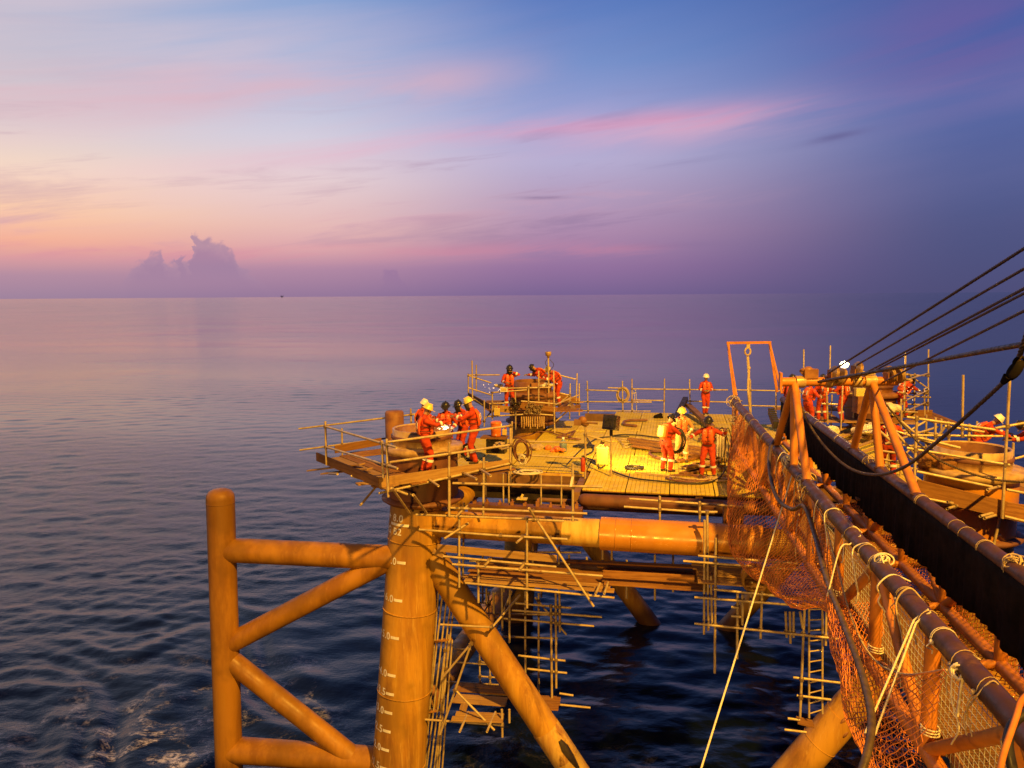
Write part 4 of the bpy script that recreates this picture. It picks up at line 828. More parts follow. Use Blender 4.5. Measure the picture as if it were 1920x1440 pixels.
# ------------------------------------------------------------------ safety nets
def net(label, rows, cell, r, name='safety_net', sub=10):
    g = np.array(rows)                                        # sections x points x 3
    g = np.array([cr(list(s), 6) for s in g]); g = np.array([cr(list(g[:, j]), sub) for j in range(g.shape[1])]).transpose(1, 0, 2)
    Ls = np.linalg.norm(np.diff(g, axis=0), axis=2).mean(1); Lw = np.linalg.norm(np.diff(g, axis=1), axis=2).mean(0)
    cs, cw = np.concatenate([[0], np.cumsum(Ls)]), np.concatenate([[0], np.cumsum(Lw)])
    ns, nw = max(4, int(cs[-1]/(cell*.62))), max(4, int(cw[-1]/(cell*.5)))
    def at(i, j):
        ti, tj = np.clip(i/ns, 0, 1)*cs[-1], np.clip(j/nw, 0, 1)*cw[-1]
        a = min(np.searchsorted(cs, ti, 'right')-1, len(cs)-2); c = min(np.searchsorted(cw, tj, 'right')-1, len(cw)-2)
        fa, fc = (ti-cs[a])/(cs[a+1]-cs[a]), (tj-cw[c])/(cw[c+1]-cw[c])
        return (g[a, c]*(1-fa)+g[a+1, c]*fa)*(1-fc)+(g[a, c+1]*(1-fa)+g[a+1, c+1]*fa)*fc
    P = np.array([[at(i, j) for j in range(nw+1)] for i in range(ns+1)])
    P += RNG.normal(0, cell*.055, P.shape)+np.sin(np.arange(ns+1)*.31)[:, None, None]*np.array([.02, 0, .02])
    b = MB()
    for i in range(ns):
        for j in range(nw+1):
            if (i+j) % 2: continue
            for k in (-1, 1):
                if 0 <= j+k <= nw: b.tube(P[i, j], P[i+1, j+k], r, n=3, caps=False)
    t = thing(name, label, 'net', tuple(P[0, 0]), 'orange safety nets on the gangway')
    b.build('netting', M['net_cord'], t, 'stuff')
    for e in (P[:, 0], P[:, -1]): m = MB(); m.path(list(e[::2]), r*1.6, 5); m.build('edge_rope', M['net_cord'], t)
    return t
def sec(*q): return [aty(x, y, d) for x, y, d in q]
net('large orange safety net sagging in a bag below the left side of the gangway', [
    sec((1380, 775, 26.2), (1374, 800, 25.9), (1368, 840, 25.3), (1367, 880, 24.8), (1378, 905, 24.9), (1405, 905, 25.5)),
    sec((1410, 802, 22.2), (1388, 840, 21.7), (1368, 890, 20.9), (1366, 955, 20.4), (1385, 990, 20.3), (1440, 985, 20.8)),
    sec((1450, 838, 19), (1412, 900, 18.4), (1378, 970, 17.6), (1372, 1035, 17.2), (1410, 1062, 17.2), (1490, 1040, 17.9)),
    sec((1492, 885, 16.6), (1455, 970, 16.1), (1420, 1035, 15.5), (1432, 1092, 15.2), (1470, 1105, 15.3), (1550, 1080, 16)),
    sec((1530, 945, 14.2), (1498, 1020, 13.9), (1468, 1085, 13.5), (1478, 1132, 13.2), (1520, 1135, 13.3), (1600, 1110, 14)),
    sec((1566, 1050, 12), (1548, 1080, 11.8), (1535, 1110, 11.6), (1545, 1140, 11.5), (1575, 1150, 11.6), (1640, 1140, 12)),
    sec((1594, 1150, 10.2), (1580, 1185, 10), (1566, 1220, 9.8), (1570, 1260, 9.7), (1600, 1290, 9.8), (1680, 1280, 10.2)),
    sec((1632, 1228, 9), (1612, 1280, 8.8), (1592, 1330, 8.6), (1606, 1390, 8.5), (1650, 1420, 8.6), (1720, 1400, 9)),
    sec((1690, 1262, 8), (1664, 1330, 7.8), (1634, 1410, 7.6), (1650, 1490, 7.5), (1690, 1510, 7.6), (1770, 1480, 8)),
    sec((1775, 1258, 7.1), (1745, 1350, 6.9), (1700, 1470, 6.7), (1715, 1560, 6.6), (1760, 1580, 6.7), (1840, 1550, 7.1))], .125, .0062)
rs = []
for y in (3, 7, 11, 15, 19):
    rs.append([gp(y, 1.05, CZ-.05), gp(y, 1.12, CZ-.45), gp(y, 1.16, BZ+.4), gp(y, 1.06, BZ+.05), gp(y, .85, BZ-.1), gp(y, .5, BZ-.2)])
net('orange safety net behind the black screen on the right side of the gangway', rs, .10, .0075)
rope('net_edge_rope', 'pale rope stretched along the lower edge of the left net', 'rope', [aty(1450, 840, 19), aty(1530, 945, 14.2), aty(1566, 1050, 12), aty(1594, 1150, 10.2), aty(1632, 1228, 9), aty(1690, 1263, 8), aty(1775, 1256, 7.2)], .013, 'tan_rope', lay=.08)
rope('air_hose', 'thick dark hose snaking down over the orange net', 'hose', [aty(1470, 822, 19.5), aty(1452, 826, 18.6), aty(1443, 850, 17.8), aty(1444, 890, 16.8), aty(1458, 935, 15.6), aty(1485, 955, 14.8), aty(1508, 950, 14.2), aty(1528, 1005, 13.2), aty(1548, 1080, 11.4), aty(1580, 1165, 9.8), aty(1610, 1245, 8.6), aty(1632, 1330, 7.7), aty(1630, 1395, 7.2), aty(1605, 1480, 6.8)], .042, 'hose', 10)
rope('air_hose', 'dark hose coming in at the lower right corner of the gangway', 'hose', [aty(1945, 1330, 5.9), aty(1905, 1350, 5.9), aty(1890, 1390, 5.8), aty(1900, 1450, 5.7)], .04, 'black_rubber', 10)
rope('air_hose', 'orange hose loop beside the dark hose in the lower right corner', 'hose', [aty(1960, 1280, 5.9), aty(1918, 1310, 5.9), aty(1905, 1345, 5.8), aty(1880, 1420, 5.7), aty(1870, 1480, 5.7)], .025, 'net_cord', 8)
# ------------------------------------------------------------------ workers
def ik(a, c, l1, l2, bend):
    a, c = np.asarray(a, float), np.asarray(c, float); d = c-a; L = min(np.linalg.norm(d), (l1+l2)*.995); d = d/(np.linalg.norm(d)+1e-9)
    c = a+d*L; x = (l1*l1-l2*l2+L*L)/(2*L); h = math.sqrt(max(l1*l1-x*x, 0)); bd = np.asarray(bend, float); bd = bd-d*(bd@d); bd /= (np.linalg.norm(bd)+1e-9)
    return a+d*x+bd*h, c
def loft(b, secs, n=12, hint=(0, 1, 0)):         # secs: (centre, rx, ry); rx along the body's right, ry along its front
    P = [np.asarray(s[0], float) for s in secs]; vs = []; N = len(P)
    for i, s in enumerate(secs):
        d = P[min(i+1, N-1)]-P[max(i-1, 0)]; d /= np.linalg.norm(d)
        f = np.asarray(s[3] if len(s) > 3 else hint, float); f = f-d*(f@d); f /= np.linalg.norm(f); x = np.cross(f, d)
        vs += [P[i]+x*s[1]*math.cos(2*math.pi*k/n)+f*s[2]*math.sin(2*math.pi*k/n) for k in range(n)]
    b.add(vs, [[i*n+k, i*n+(k+1) % n, (i+1)*n+(k+1) % n, (i+1)*n+k] for i in range(N-1) for k in range(n)], True)
    b.add(vs, [list(range(n))[::-1], list(range((N-1)*n, N*n))], True)
def person(label, foot, face, lean=0, lh=None, rh=None, look=0, hat='yellow_helmet', vest=True, cloth='coverall', drop=0.0, stance=.13, mask=None, size=1.0, kneel=False, hips=0.0, tank=False, step=0.0, gloves='glove'):
    """foot: ground point; face: heading in degrees clockwise from the far side; lean, look: degrees forward; lh, rh: hand
    positions from the shoulder middle in (right, front, up) metres; drop: how far the hips sink"""
    t = thing('person', label, 'person', foot, 'workers in orange coveralls', -R(face))
    a = R(lean); hz = .94-drop; hy = -.16*math.sin(a)-hips
    hip = np.array([0, hy, hz]); ax = np.array([0, math.sin(a), math.cos(a)]); fr = np.array([0, math.cos(a), -math.sin(a)])
    T = lambda x, f, u: hip+np.array([x, 0, 0])+fr*f+ax*u
    sh = T(0, 0, .50); b = MB(); bones = []
    def seg(p, q, tag_, w=0.0): bones.append((np.asarray(p, float), np.asarray(q, float), tag_, w))
    loft(b, [(T(0, 0, -.10), .13, .10), (T(0, -.01, -.02), .175, .135), (T(0, -.005, .10), .165, .13), (T(0, 0, .22), .168, .125), (T(0, .005, .36), .195, .14), (T(0, 0, .46), .20, .12), (T(0, -.01, .52), .13, .09), (T(0, -.005, .56), .065, .065)], 16, fr)
    seg(T(0, 0, -.05), T(0, 0, .50), 0, .12)
    lk = R(lean+look); hd = np.array([0, math.sin(lk), math.cos(lk)]); hf = np.array([0, math.cos(lk), -math.sin(lk)])
    nk = T(0, 0, .55); hc = nk+ax*.05+hd*.12+hf*.025
    loft(b, [(T(0, 0, .50), .07, .07), (nk+ax*.03, .058, .06), (hc-hd*.06, .06, .065)], 12, hf); seg(nk, hc, 1, .05)
    loft(b, [(hc-hd*.125+hf*.03, .028, .03), (hc-hd*.10+hf*.025, .05, .06), (hc-hd*.05+hf*.012, .066, .082), (hc, .074, .094), (hc+hd*.05-hf*.003, .076, .098), (hc+hd*.09-hf*.005, .064, .085), (hc+hd*.118-hf*.005, .03, .04)], 14, hf)
    b.ball(hc+hf*.098-hd*.02, .014, .02, .022, 8, 5, (1, 0, 0), hf, hd)                         # nose
    for s in (-1, 1): b.ball(hc+np.array([s*.078, 0, 0])-hf*.005-hd*.01, .01, .02, .03, 8, 5, (1, 0, 0), hf, hd)   # ears
    seg(hc-hd*.08, hc+hd*.08, 1, .08)
    bands = []; fing = MB()
    for s, hnd in ((-1, lh), (1, rh)):
        S0 = T(s*.185, 0, .455); tgt = sh+(np.array(hnd)*1.0 if hnd is not None else np.array([s*.25, .05, -.56]))
        el, wr = ik(S0, tgt, .29, .26, (s*.7, -.35, -.5))
        loft(b, [(T(s*.10, 0, .45), .07, .08), (S0, .075, .08), (S0+(el-S0)*.5, .066, .068), (el, .058, .06), (el+(wr-el)*.5, .055, .056), (wr, .045, .045)], 12, (s*.3, .8, .4)); seg(S0, el, 0, .06); seg(el, wr, 0, .05)
        d = (wr-el); d /= np.linalg.norm(d); bands.append((el+(wr-el)*.45, d, .061))
        sd = np.cross(d, (0, 0, 1)); sd = sd/np.linalg.norm(sd) if np.linalg.norm(sd) > .1 else np.array([0, 1.0, 0]); pn = np.cross(sd, d)
        loft(fing, [(wr-d*.02, .034, .028, pn), (wr+d*.04, .042, .022, pn), (wr+d*.085, .042, .018, pn), (wr+d*.095, .036, .014, pn)], 10, pn)
        for k, L in enumerate((.068, .078, .072, .056)):                                           # four fingers, slightly curled
            p = wr+d*.088+sd*(.031-.0205*k); fing.path([p, p+d*L*.4-pn*.006, p+d*L*.75-pn*.02, p+d*L*.95-pn*.04], [.0105, .0105, .0095, .0075], 6)
        p = wr+d*.03+sd*.035; fing.path([p, p+d*.03+sd*.022-pn*.008, p+d*.062+sd*.026-pn*.022], [.013, .012, .009], 6)
    for s in (-1, 1):
        Hp = hip+np.array([s*.095, 0, -.02]); fy = s*step*.5 if not kneel else (.14 if s > 0 else -.34)
        ank = np.array([s*stance, fy+.0, .09 if not (kneel and s < 0) else .10])
        kn, ank2 = ik(Hp, ank, .43, .43, (s*.12, 1, .05))
        if kneel and s < 0: kn = np.array([s*.12, .08, .09])
        loft(b, [(Hp+UP*.06, .105, .12), (Hp-UP*.04+(kn-Hp)*.05, .112, .122), (Hp+(kn-Hp)*.5, .098, .10), (kn, .078, .084), (kn+(ank-kn)*.4, .078, .082), (kn+(ank-kn)*.9, .068, .072), (ank, .056, .058)], 12, (0, 1, .2))
        seg(Hp, kn, 0, .09); seg(kn, kn+(ank-kn)*.93, 0, .07); d = (ank-kn)/np.linalg.norm(ank-kn); bands.append((kn+(ank-kn)*.36, d, .087))
        to = np.array([s*.25, 1, 0]); to /= np.linalg.norm(to); b0 = ank-UP*.09
        loft(b, [(b0-to*.075+UP*.05, .03, .035, UP), (b0-to*.06+UP*.05, .042, .05, UP), (b0+UP*.055, .048, .055, UP), (b0+to*.09+UP*.04, .048, .04, UP), (b0+to*.16+UP*.032, .045, .032, UP), (b0+to*.19+UP*.028, .025, .02, UP)], 12, UP)
        seg(b0-to*.05+UP*.04, b0+to*.18+UP*.03, 2, .05)
    me = b.mesh('person_raw'); o = bpy.data.objects.new('person_raw', me); COL.objects.link(o)
    rm = o.modifiers.new('r', 'REMESH'); rm.mode = 'VOXEL'; rm.voxel_size = .017
    sm = o.modifiers.new('s', 'SMOOTH'); sm.factor = .5; sm.iterations = 2
    dg = bpy.context.evaluated_depsgraph_get(); m2 = bpy.data.meshes.new_from_object(o.evaluated_get(dg)); bpy.data.objects.remove(o); bpy.data.meshes.remove(me)
    nv = len(m2.vertices); co = np.empty(nv*3); m2.vertices.foreach_get('co', co); co = co.reshape(-1, 3)
    # creases of loose cloth on trunk and limbs
    nf = len(m2.polygons); ct = np.empty(nf*3); m2.polygons.foreach_get('center', ct); ct = ct.reshape(-1, 3)
    def near(P):
        D = []
        for p, q, tg, w in bones:
            dd = q-p; u = np.clip(((P-p)@dd)/(dd@dd), 0, 1); D.append(np.linalg.norm(P-p-u[:, None]*dd, axis=1)-w)
        return np.argmin(np.array(D), 0)
    ti = np.array([x[2] for x in bones])
    vt = ti[near(co)]; nr = np.empty(nv*3); m2.vertices.foreach_get('normal', nr); nr = nr.reshape(-1, 3)
    ph = RNG.uniform(0, 6, 3); wv = np.sin(co[:, 2]*38+np.sin(co[:, 0]*22+ph[0])*2+co[:, 1]*9+ph[1])*np.sin(co[:, 2]*9+co[:, 0]*14+ph[2])
    co += nr*(np.where(vt == 0, .0065*wv, 0))[:, None]
    vs = [tuple(q) for q in co]; fs = [list(p.vertices) for p in m2.polygons]; mi = [int(q) for q in ti[near(ct)]]; bpy.data.meshes.remove(m2)
    B = MB(); B.v = vs; B.f = fs; B.sm = [True]*len(fs); B.mi = mi; B.m = 3; B.add(fing.v, fing.f, True)
    mw = t.matrix_world.copy(); mw = Matrix.Translation(mw.translation) @ Matrix.Rotation(-R(face), 4, 'Z') @ Matrix.Scale(size, 4)
    def part(bb, name, mn, parent=t):
        me = bb.mesh(name)
        for m in ([mn] if isinstance(mn, str) else mn): me.materials.append(M[m])
        o = bpy.data.objects.new(name, me); COL.objects.link(o); o.parent = parent; o.matrix_basis = Matrix.Scale(size, 4) if parent == t else Matrix(); return o
    part(B, 'body', (cloth, 'skin', 'boot', gloves))
    e = MB()
    for s in (-1, 1): e.ball(hc+np.array([s*.03, 0, 0])+hf*.086+hd*.012, .011, .007, .007, 8, 5, (1, 0, 0), hf, hd)
    e.box(hc+hf*.088-hd*.062, .045, .008, .01, (1, 0, 0), hf, hd); part(e, 'facial_features', 'hair')
    for c, d, r in bands:
        m = MB(); m.tube(c-d*.034, c+d*.034, r+.008, n=14, caps=False); part(m, 'reflective_band', 'reflective')
    m = MB(); m.ball(hc+hd*.02-hf*.01, .082, .105, .105, 12, 6, (1, 0, 0), hf, hd, True); part(m, 'hair', 'hair')
    # helmet with brim and peak
    if hat:
        hp = part((lambda m: (m.lathe([(.150, -.005), (.152, .0), (.128, .02), (.124, .055), (.108, .095), (.07, .128), (.03, .14), (0, .142)], hc+hd*.035-hf*.012, 18, hd),
            m.box(hc+hd*.037+hf*.135, .15, .09, .008, (1, 0, 0), hf-hd*.12, hd), m.beam(hc+hd*.172-hf*.09, hc+hd*.172+hf*.07, .03, .02, hd), m)[-1])(MB()), 'helmet', hat)
        m = MB()
        for s in (-1, 1): m.path([hc+np.array([s*.09, 0, 0])+hd*.03, hc+np.array([s*.075, 0, 0])+hf*.02-hd*.06, hc+hf*.05-hd*.125], .006, 5)
        part(m, 'chin_strap', 'strap')
    if mask:
        m = MB(); vs = []
        for i, u in enumerate(np.linspace(.06, -.19, 6)):
            for k in range(9):
                th = (k/8-.5)*2.5; rr = .125-.05*max(0, i-2)/3*abs(th)*.3
                vs.append(hc+np.array([math.sin(th)*rr, 0, 0])+hf*(math.cos(th)*(rr+.03)-.01)+hd*u)
        m.add(vs, [[i*9+k, i*9+k+1, i*9+k+10, i*9+k+9] for i in range(5) for k in range(8)], True)
        q = part(m, 'face_shield', mask)
        sd = q.modifiers.new('t', 'SOLIDIFY'); sd.thickness = .006
    if vest:
        for s in (-1, 1):
            m = MB(); loft(m, [(T(s*.085, .135, .10), .07, .035), (T(s*.088, .16, .14), .083, .05), (T(s*.088, .175, .28), .085, .055), (T(s*.085, .165, .40), .078, .048), (T(s*.078, .11, .50), .055, .032), (T(s*.078, .02, .535), .045, .025, -ax)], 12, fr); part(m, 'vest_panel', 'vest_cloth')
            m = MB(); m.beam(T(s*.085, .208, .40), T(s*.080, .150, .485), .045, .012, fr); part(m, 'reflective_patch', 'reflective')
        m = MB(); loft(m, [(T(0, -.13, .08), .13, .03), (T(0, -.16, .13), .16, .045), (T(0, -.165, .30), .165, .048), (T(0, -.15, .42), .15, .045), (T(0, -.09, .53), .12, .035)], 14, -fr); part(m, 'vest_back', 'vest_cloth')
        m = MB()
        for u in (.18, .30):
            m.path([T(.215*math.cos(q)*.96, (.225 if math.sin(q) > 0 else .215)*math.sin(q), u) for q in np.linspace(0, 2*math.pi, 21)], .010, 5, False)
        part(m, 'vest_strap', 'strap')
        for s in (-1, 1):
            m = MB(); m.beam(T(s*.10, -.212, .25), T(s*.10, -.205, .40), .05, .01, fr); part(m, 'reflective_patch', 'reflective')
    m = MB(); m.path([T(.178*math.cos(q), .142*math.sin(q), .02) for q in np.linspace(0, 2*math.pi, 21)], .016, 5, False); part(m, 'belt', 'strap')
    if tank:
        m = MB(); m.box(T(0, -.25, .30), .26, .13, .36, (1, 0, 0), fr, ax); q = part(m, 'pack', 'yellow_plastic'); bv = q.modifiers.new('b', 'BEVEL'); bv.width = .035; bv.segments = 3
    return t
def oz(px, py, z): return tuple(atz(px, py, z))
def oy(px, py, y, z): p = aty(px, py, y); return (p[0], p[1], z)
# round the near left pile
person('worker in yellow helmet nearest to the camera at the open pile, hands raised', oz(798, 888, 9.47), 75, 2, (.02, .46, -.06), (.16, .48, -.10), 22, 'yellow_helmet', True, step=.1, mask=None, gloves='coverall')
person('worker in white helmet mostly hidden behind the nearest welder', oy(792, 850, 23.6, 9.0), 110, 5, (-.1, .40, -.2), (.2, .42, -.2), 15, 'white_helmet', True)
person('worker in black welding helmet facing forward behind the white arc', oy(838, 860, 23.2, 8.98), 185, 4, (-.22, .25, -.42), (.24, .2, -.42), 18, 'black_helmet', True)
person('worker in yellow helmet bent to the weld right of the open pile', oz(889, 868, 9.47), 275, 7, (-.12, .46, -.14), (.12, .46, -.18), 18, 'yellow_helmet', True, mask='black_helmet', step=.12)
person('worker in dark hood half hidden beyond the bent yellow helmeted welder', oy(868, 850, 23.8, 8.95), 235, 10, (-.1, .42, -.2), (.12, .44, -.2), 12, 'black_helmet', True, cloth='coverall', mask='black_helmet')
# far pile scaffold
person('far worker standing left of the far pile with one arm up to the face', oy(955, 757, 30.2, 9.45), 172, 6, (-.12, .22, .10), (.16, .36, -.28), 14, 'black_helmet', True, mask='black_helmet')
person('far worker lying over the far pile rim in black helmet', oy(1018, 755, 32.9, 9.5), 262, 48, (-.2, .42, -.16), (.1, .42, -.2), 10, 'black_helmet', True, mask='black_helmet', step=.2)
person('far worker bending low at the right of the far pile below the mushroom post', oy(1044, 752, 31.4, 9.45), 250, 34, (-.15, .44, -.22), (.12, .46, -.25), 25, 'yellow_helmet', True, step=.15)
# on the deck
person('worker holding a black hose coil, back turned, with a yellow pack', oz(1249, 884, 8.52), 55, 12, (-.02, .42, -.22), (.14, .44, -.26), 26, 'black_helmet', True, cloth='coverall', tank=True, step=.08)
person('pale clad worker in bright yellow helmet standing in the floodlight', oz(1277, 866, 8.52), 190, 2, (-.22, .12, -.46), (.26, .06, -.54), 12, 'yellow_helmet', True, cloth='coverall_pale', stance=.15, step=.1)
person('stout worker in black helmet with both arms spread wide beside the orange net', oz(1327, 894, 8.52), 205, 3, (-.52, .16, -.02), (.50, .24, -.26), 16, 'black_helmet', True, stance=.17, step=.06, size=1.02)
person('lone worker standing at the far rail of the deck', oz(1322, 777, 8.66), 178, 0, (-.1, .25, -.33), (.12, .26, -.33), 8, 'white_helmet', True, stance=.08, step=.18)
# beyond the lifting frame
person('worker at the left end of the crossbar leaning by the gangway screen', oz(1476, 788, 9.06), 120, 8, (-.1, .35, -.3), None, 12, 'black_helmet', True)
person('worker seen between the left tripod legs and the tall back view', oz(1514, 800, 9.0), 70, 10, (.02, .38, -.26), (.18, .36, -.32), 14, 'yellow_helmet', True)
person('worker seen squarely from behind under the middle of the crossbar', oz(1541, 790, 9.06), 0, 2, (-.2, .3, -.3), (.2, .3, -.3), 8, 'black_helmet', True)
person('worker turned left under the lit lamp with hand on hip', oz(1579, 790, 9.06), 318, 4, (-.2, .34, -.2), (.26, .05, -.46), 8, 'white_helmet', True, step=.12)
person('large worker seen from behind between the right tripod legs', oz(1664, 899, 8.75), 12, 6, (-.2, .4, -.16), (.28, .36, -.22), 14, 'yellow_helmet', True, stance=.14, size=1.06)
person('worker bending over at the right end of the crossbar amid bright sparks', oy(1690, 790, 30.2, 9.06), 70, 40, (-.1, .45, -.25), (.15, .45, -.28), 18, 'black_helmet', True, step=.2)
person('worker in white helmet crouching behind the rim of the near right pile', oy(1834, 872, 20.2, 9.35), 110, 38, (-.12, .45, -.2), (.1, .5, -.28), 8, 'white_helmet', True, drop=.22)
person('worker bending at the right edge of the picture beside the pile', oy(1948, 880, 19.6, 9.2), 290, 44, (-.15, .45, -.25), (.15, .45, -.25), 20, 'black_helmet', True, drop=.1, step=.15)
# ------------------------------------------------------------------ lamps, tools and loose things
zt = DZ+.02
ORD = 'first second third fourth fifth sixth seventh eighth ninth tenth eleventh'.split()
def dk(px, py, z=None): return atz(px, py, zt if z is None else z)
# black floodlight on its pole, seen from the back, throwing light across the deck
fp = dk(1146, 893); t = thing('floodlight', 'black floodlight on a pole in front of the deck, turned away', 'floodlight', tuple(fp))
top = aty(1146, 806, fp[1]); b = MB(); b.tube(fp-UP*.4, top-UP*.05, .03, n=10); b.build('pole', M['scaffold_tube'], t)
fd = V*.93+U*.34-UP*.26; fd /= np.linalg.norm(fd); fx = np.cross(fd, UP); fx /= np.linalg.norm(fx); fz = np.cross(fx, fd)
hc_ = top+UP*.22
b = MB(); b.box(hc_, .44, .28, .44, fx, fd, fz); b.box(hc_-fd*.16, .34, .08, .32, fx, fd, fz)
for k in range(6): b.box(hc_-fd*.2+fx*(-.11+.044*k), .012, .06, .24, fx, fd, fz)
hb = b.build('housing', M['black_helmet'], t); bv = hb.modifiers.new('b', 'BEVEL'); bv.width = .02; bv.segments = 2
b = MB(); b.box(hc_+fd*.134, .32, .006, .32, fx, fd, fz); b.build('lens', M['lamp_lens'], t)
b = MB()
for s in (-1, 1): b.box(hc_+fd*.15+fx*s*.18, .012, .05, .37, fx, fd, fz); b.box(hc_+fd*.15+fz*s*.18, .37, .05, .012, fx, fd, fz)
b.build('rim', M['white_paint'], t)
b = MB(); b.path([hc_+fx*.21, hc_+fx*.21-UP*.2, top+fx*.05, top-fx*.05, hc_-fx*.21-UP*.2, hc_-fx*.21], .014, 6); b.tube(top-UP*.18, top, .05); b.build('bracket', M['black_helmet'], t)
spot('floodlight_beam', tuple(hc_+fd*.2), tuple(hc_+fd*4), 1250, 128, .8, (1, .62, .15), .12)
# lit lamp beyond the crossbar
lp = aty(1583, 684, 27.5); t = thing('work_lamp', 'glaring lit work lamp above the crossbar', 'lamp', tuple(lp-UP*2.4))
b = MB(); b.ball(lp, .17, .10, .13, 18, 12); b.build('bulb', M['lamp_glow'], t)
b = MB(); b.tube(lp-UP*2.4+V*.1, lp-UP*.12+V*.1, .03); b.build('pole', M['scaffold_tube'], t)
b = MB(); b.box(lp+V*.14, .26, .1, .2, U, V); b.build('housing', M['dark_steel'], t)
at_point('work_lamp_light', tuple(lp-V*.2+UP*.25), 200, (1, .62, .22), .12)
# small lamp on the handrail post
hp_ = row(1097, 797, 3.7); t = thing('hand_grinder_stand', 'rusty disc cutter perched on the handrail post', 'tool', tuple(hp_))
b = MB(); b.lathe([(0, -.02), (.13, -.02), (.13, .02), (0, .02)], hp_+UP*.14+U*-.08, 18, V); b.build('disc', M['rust_steel'], t)
b = MB(); b.box(hp_+UP*.08-U*.22, .22, .16, .18, U, V); b.tube(hp_+UP*.08, hp_+UP*.06+U*.38, .03); b.lathe([(.05, 0), (.12, .05), (.12, .09)], hp_-UP*.04, 14); b.build('motor', M['beam_steel'], t)
# far mast with cup
mp_ = aty(1029, 735, 31.0); t = thing('beacon_mast', 'mast with a cup shaped beacon rising above the far pile', 'beacon', tuple(mp_))
tp = aty(1028, 662, 31.0); b = MB(); b.tube(mp_-UP*.6, tp-UP*.1, .035); b.build('pole', M['tan_rope'], t)
b = MB(); b.lathe([(0, -.20), (.05, -.2), (.06, -.12), (.11, -.10), (.13, .04), (.12, .06), (0, .05)], tp, 16); b.build('cup', M['ground_steel'], t)
b = MB(); b.path(cr([tp-UP*.25+U*.05, tp-UP*.45+U*.22, tp-UP*.6+U*.16, tp-UP*.8+U*.02], 5), .012, 5); b.path(cr([tp-UP*.25-U*.05, tp-UP*.42-U*.12, tp-UP*.55-U*.02], 5), .012, 5); b.build('cable', M['black_rubber'], t)
# fringe of hoses and shackles below the far pile
for k in range(11):
    a = row(978+k*4.2, 781, 9.6); a2 = a-UP*(.42+.05*math.sin(k*2)); b = MB(); b.path(cr([a, (a+a2)/2+U*.02*math.sin(k), a2], 4), .030, 6)
    tag(b.build('hanging_hose', M['ground_steel']), 'pale hose hanging below the far pile, '+ORD[k]+' from the left in its row', 'hose', 'hoses hanging in a row below the far pile')
b = MB()
for k in range(26): b.ring(aty(985+RNG.uniform(0, 34), 764+RNG.uniform(-6, 12), 30.0), .07, .02, RNG.normal(0, 1, 3), 10, 5)
tag(b.build('shackle_heap', M['coupler_steel'], None, 'stuff'), 'heap of shackles and couplers on the far scaffold', 'shackles')
b = MB()
for k in range(12): b.ring(aty(966+RNG.uniform(-5, 8), 755+RNG.uniform(-8, 12), 29.9), .08, .022, RNG.normal(0, 1, 3), 10, 5)
tag(b.build('cable_bundle', M['dark_steel'], None, 'stuff'), 'dark cable bundle hung on the far scaffold rail', 'cables')
# cooler on its black box, containers
c = aty(930, 818, 24.9); zc = c[2]
t = thing('water_cooler', 'orange round water cooler with lid beside the welding scaffold', 'cooler', tuple(c))
b = MB(); b.lathe([(0, 0), (.155, 0), (.165, .05), (.17, .22), (.175, .235), (.17, .25), (.175, .42)], c, 20); b.build('tub', M['orange_plastic'], t)
b = MB(); b.lathe([(.18, .42), (.185, .47), (.15, .50), (0, .51)], c, 20); b.build('lid', M['orange_plastic'], t)
b = MB(); b.tube(c+np.array([0, -.16, .08]), c+np.array([0, -.22, .07]), .018); b.box(c+np.array([.18, 0, .36]), .03, .08, .12); b.build('tap', M['white_paint'], t)
b = MB(); b.box(c-UP*.03-U*.05, .85, .5, .05, U, V); t2 = tag(b.build('board', M['plank_wood']), 'board under the orange water cooler', 'board')
b = MB(); b.box(c-UP*.31+U*.02, .62, .4, .46, U, V); b.box(c-UP*.15+U*.02-V*.205, .5, .02, .05, U, V); o = tag(b.build('toolbox', M['black_helmet']), 'black toolbox under the board of the water cooler', 'box')
def canister(label, c, w, d, h, mn, ax=U, ay=V):
    t = thing('canister', label, 'canister', tuple(c)); b = MB(); b.box(c+UP*h/2, w, d, h, ax, ay); o = b.build('tank', M[mn], t); bv = o.modifiers.new('b', 'BEVEL'); bv.width = min(w, d)*.22; bv.segments = 3
    b = MB(); b.tube(c+UP*h+ax*w*.25, c+UP*(h+.05)+ax*w*.25, .03); b.build('cap', M['red_paint'], t)
    b = MB(); b.path([c+UP*h-ax*w*.3, c+UP*(h+.06)-ax*w*.2, c+UP*(h+.06)+ax*w*.08, c+UP*h+ax*w*.12], .016, 6); b.build('handle', M[mn], t); return t
canister('pale small canister standing right of the orange cooler', aty(946, 816, 24.9), .15, .12, .2, 'yellow_plastic')
canister('pale flat canister hung on the far scaffold above the cooler', aty(932, 779, 29.9), .24, .1, .3, 'yellow_plastic')
canister('tall cream jerrycan standing behind the floodlight pole', dk(1129, 872), .40, .22, .60, 'yellow_plastic', U, V)
canister('brown fuel drum on the near scaffold by the hose of the welder', aty(852, 860, 22.4), .35, .3, .5, 'tan_rope')
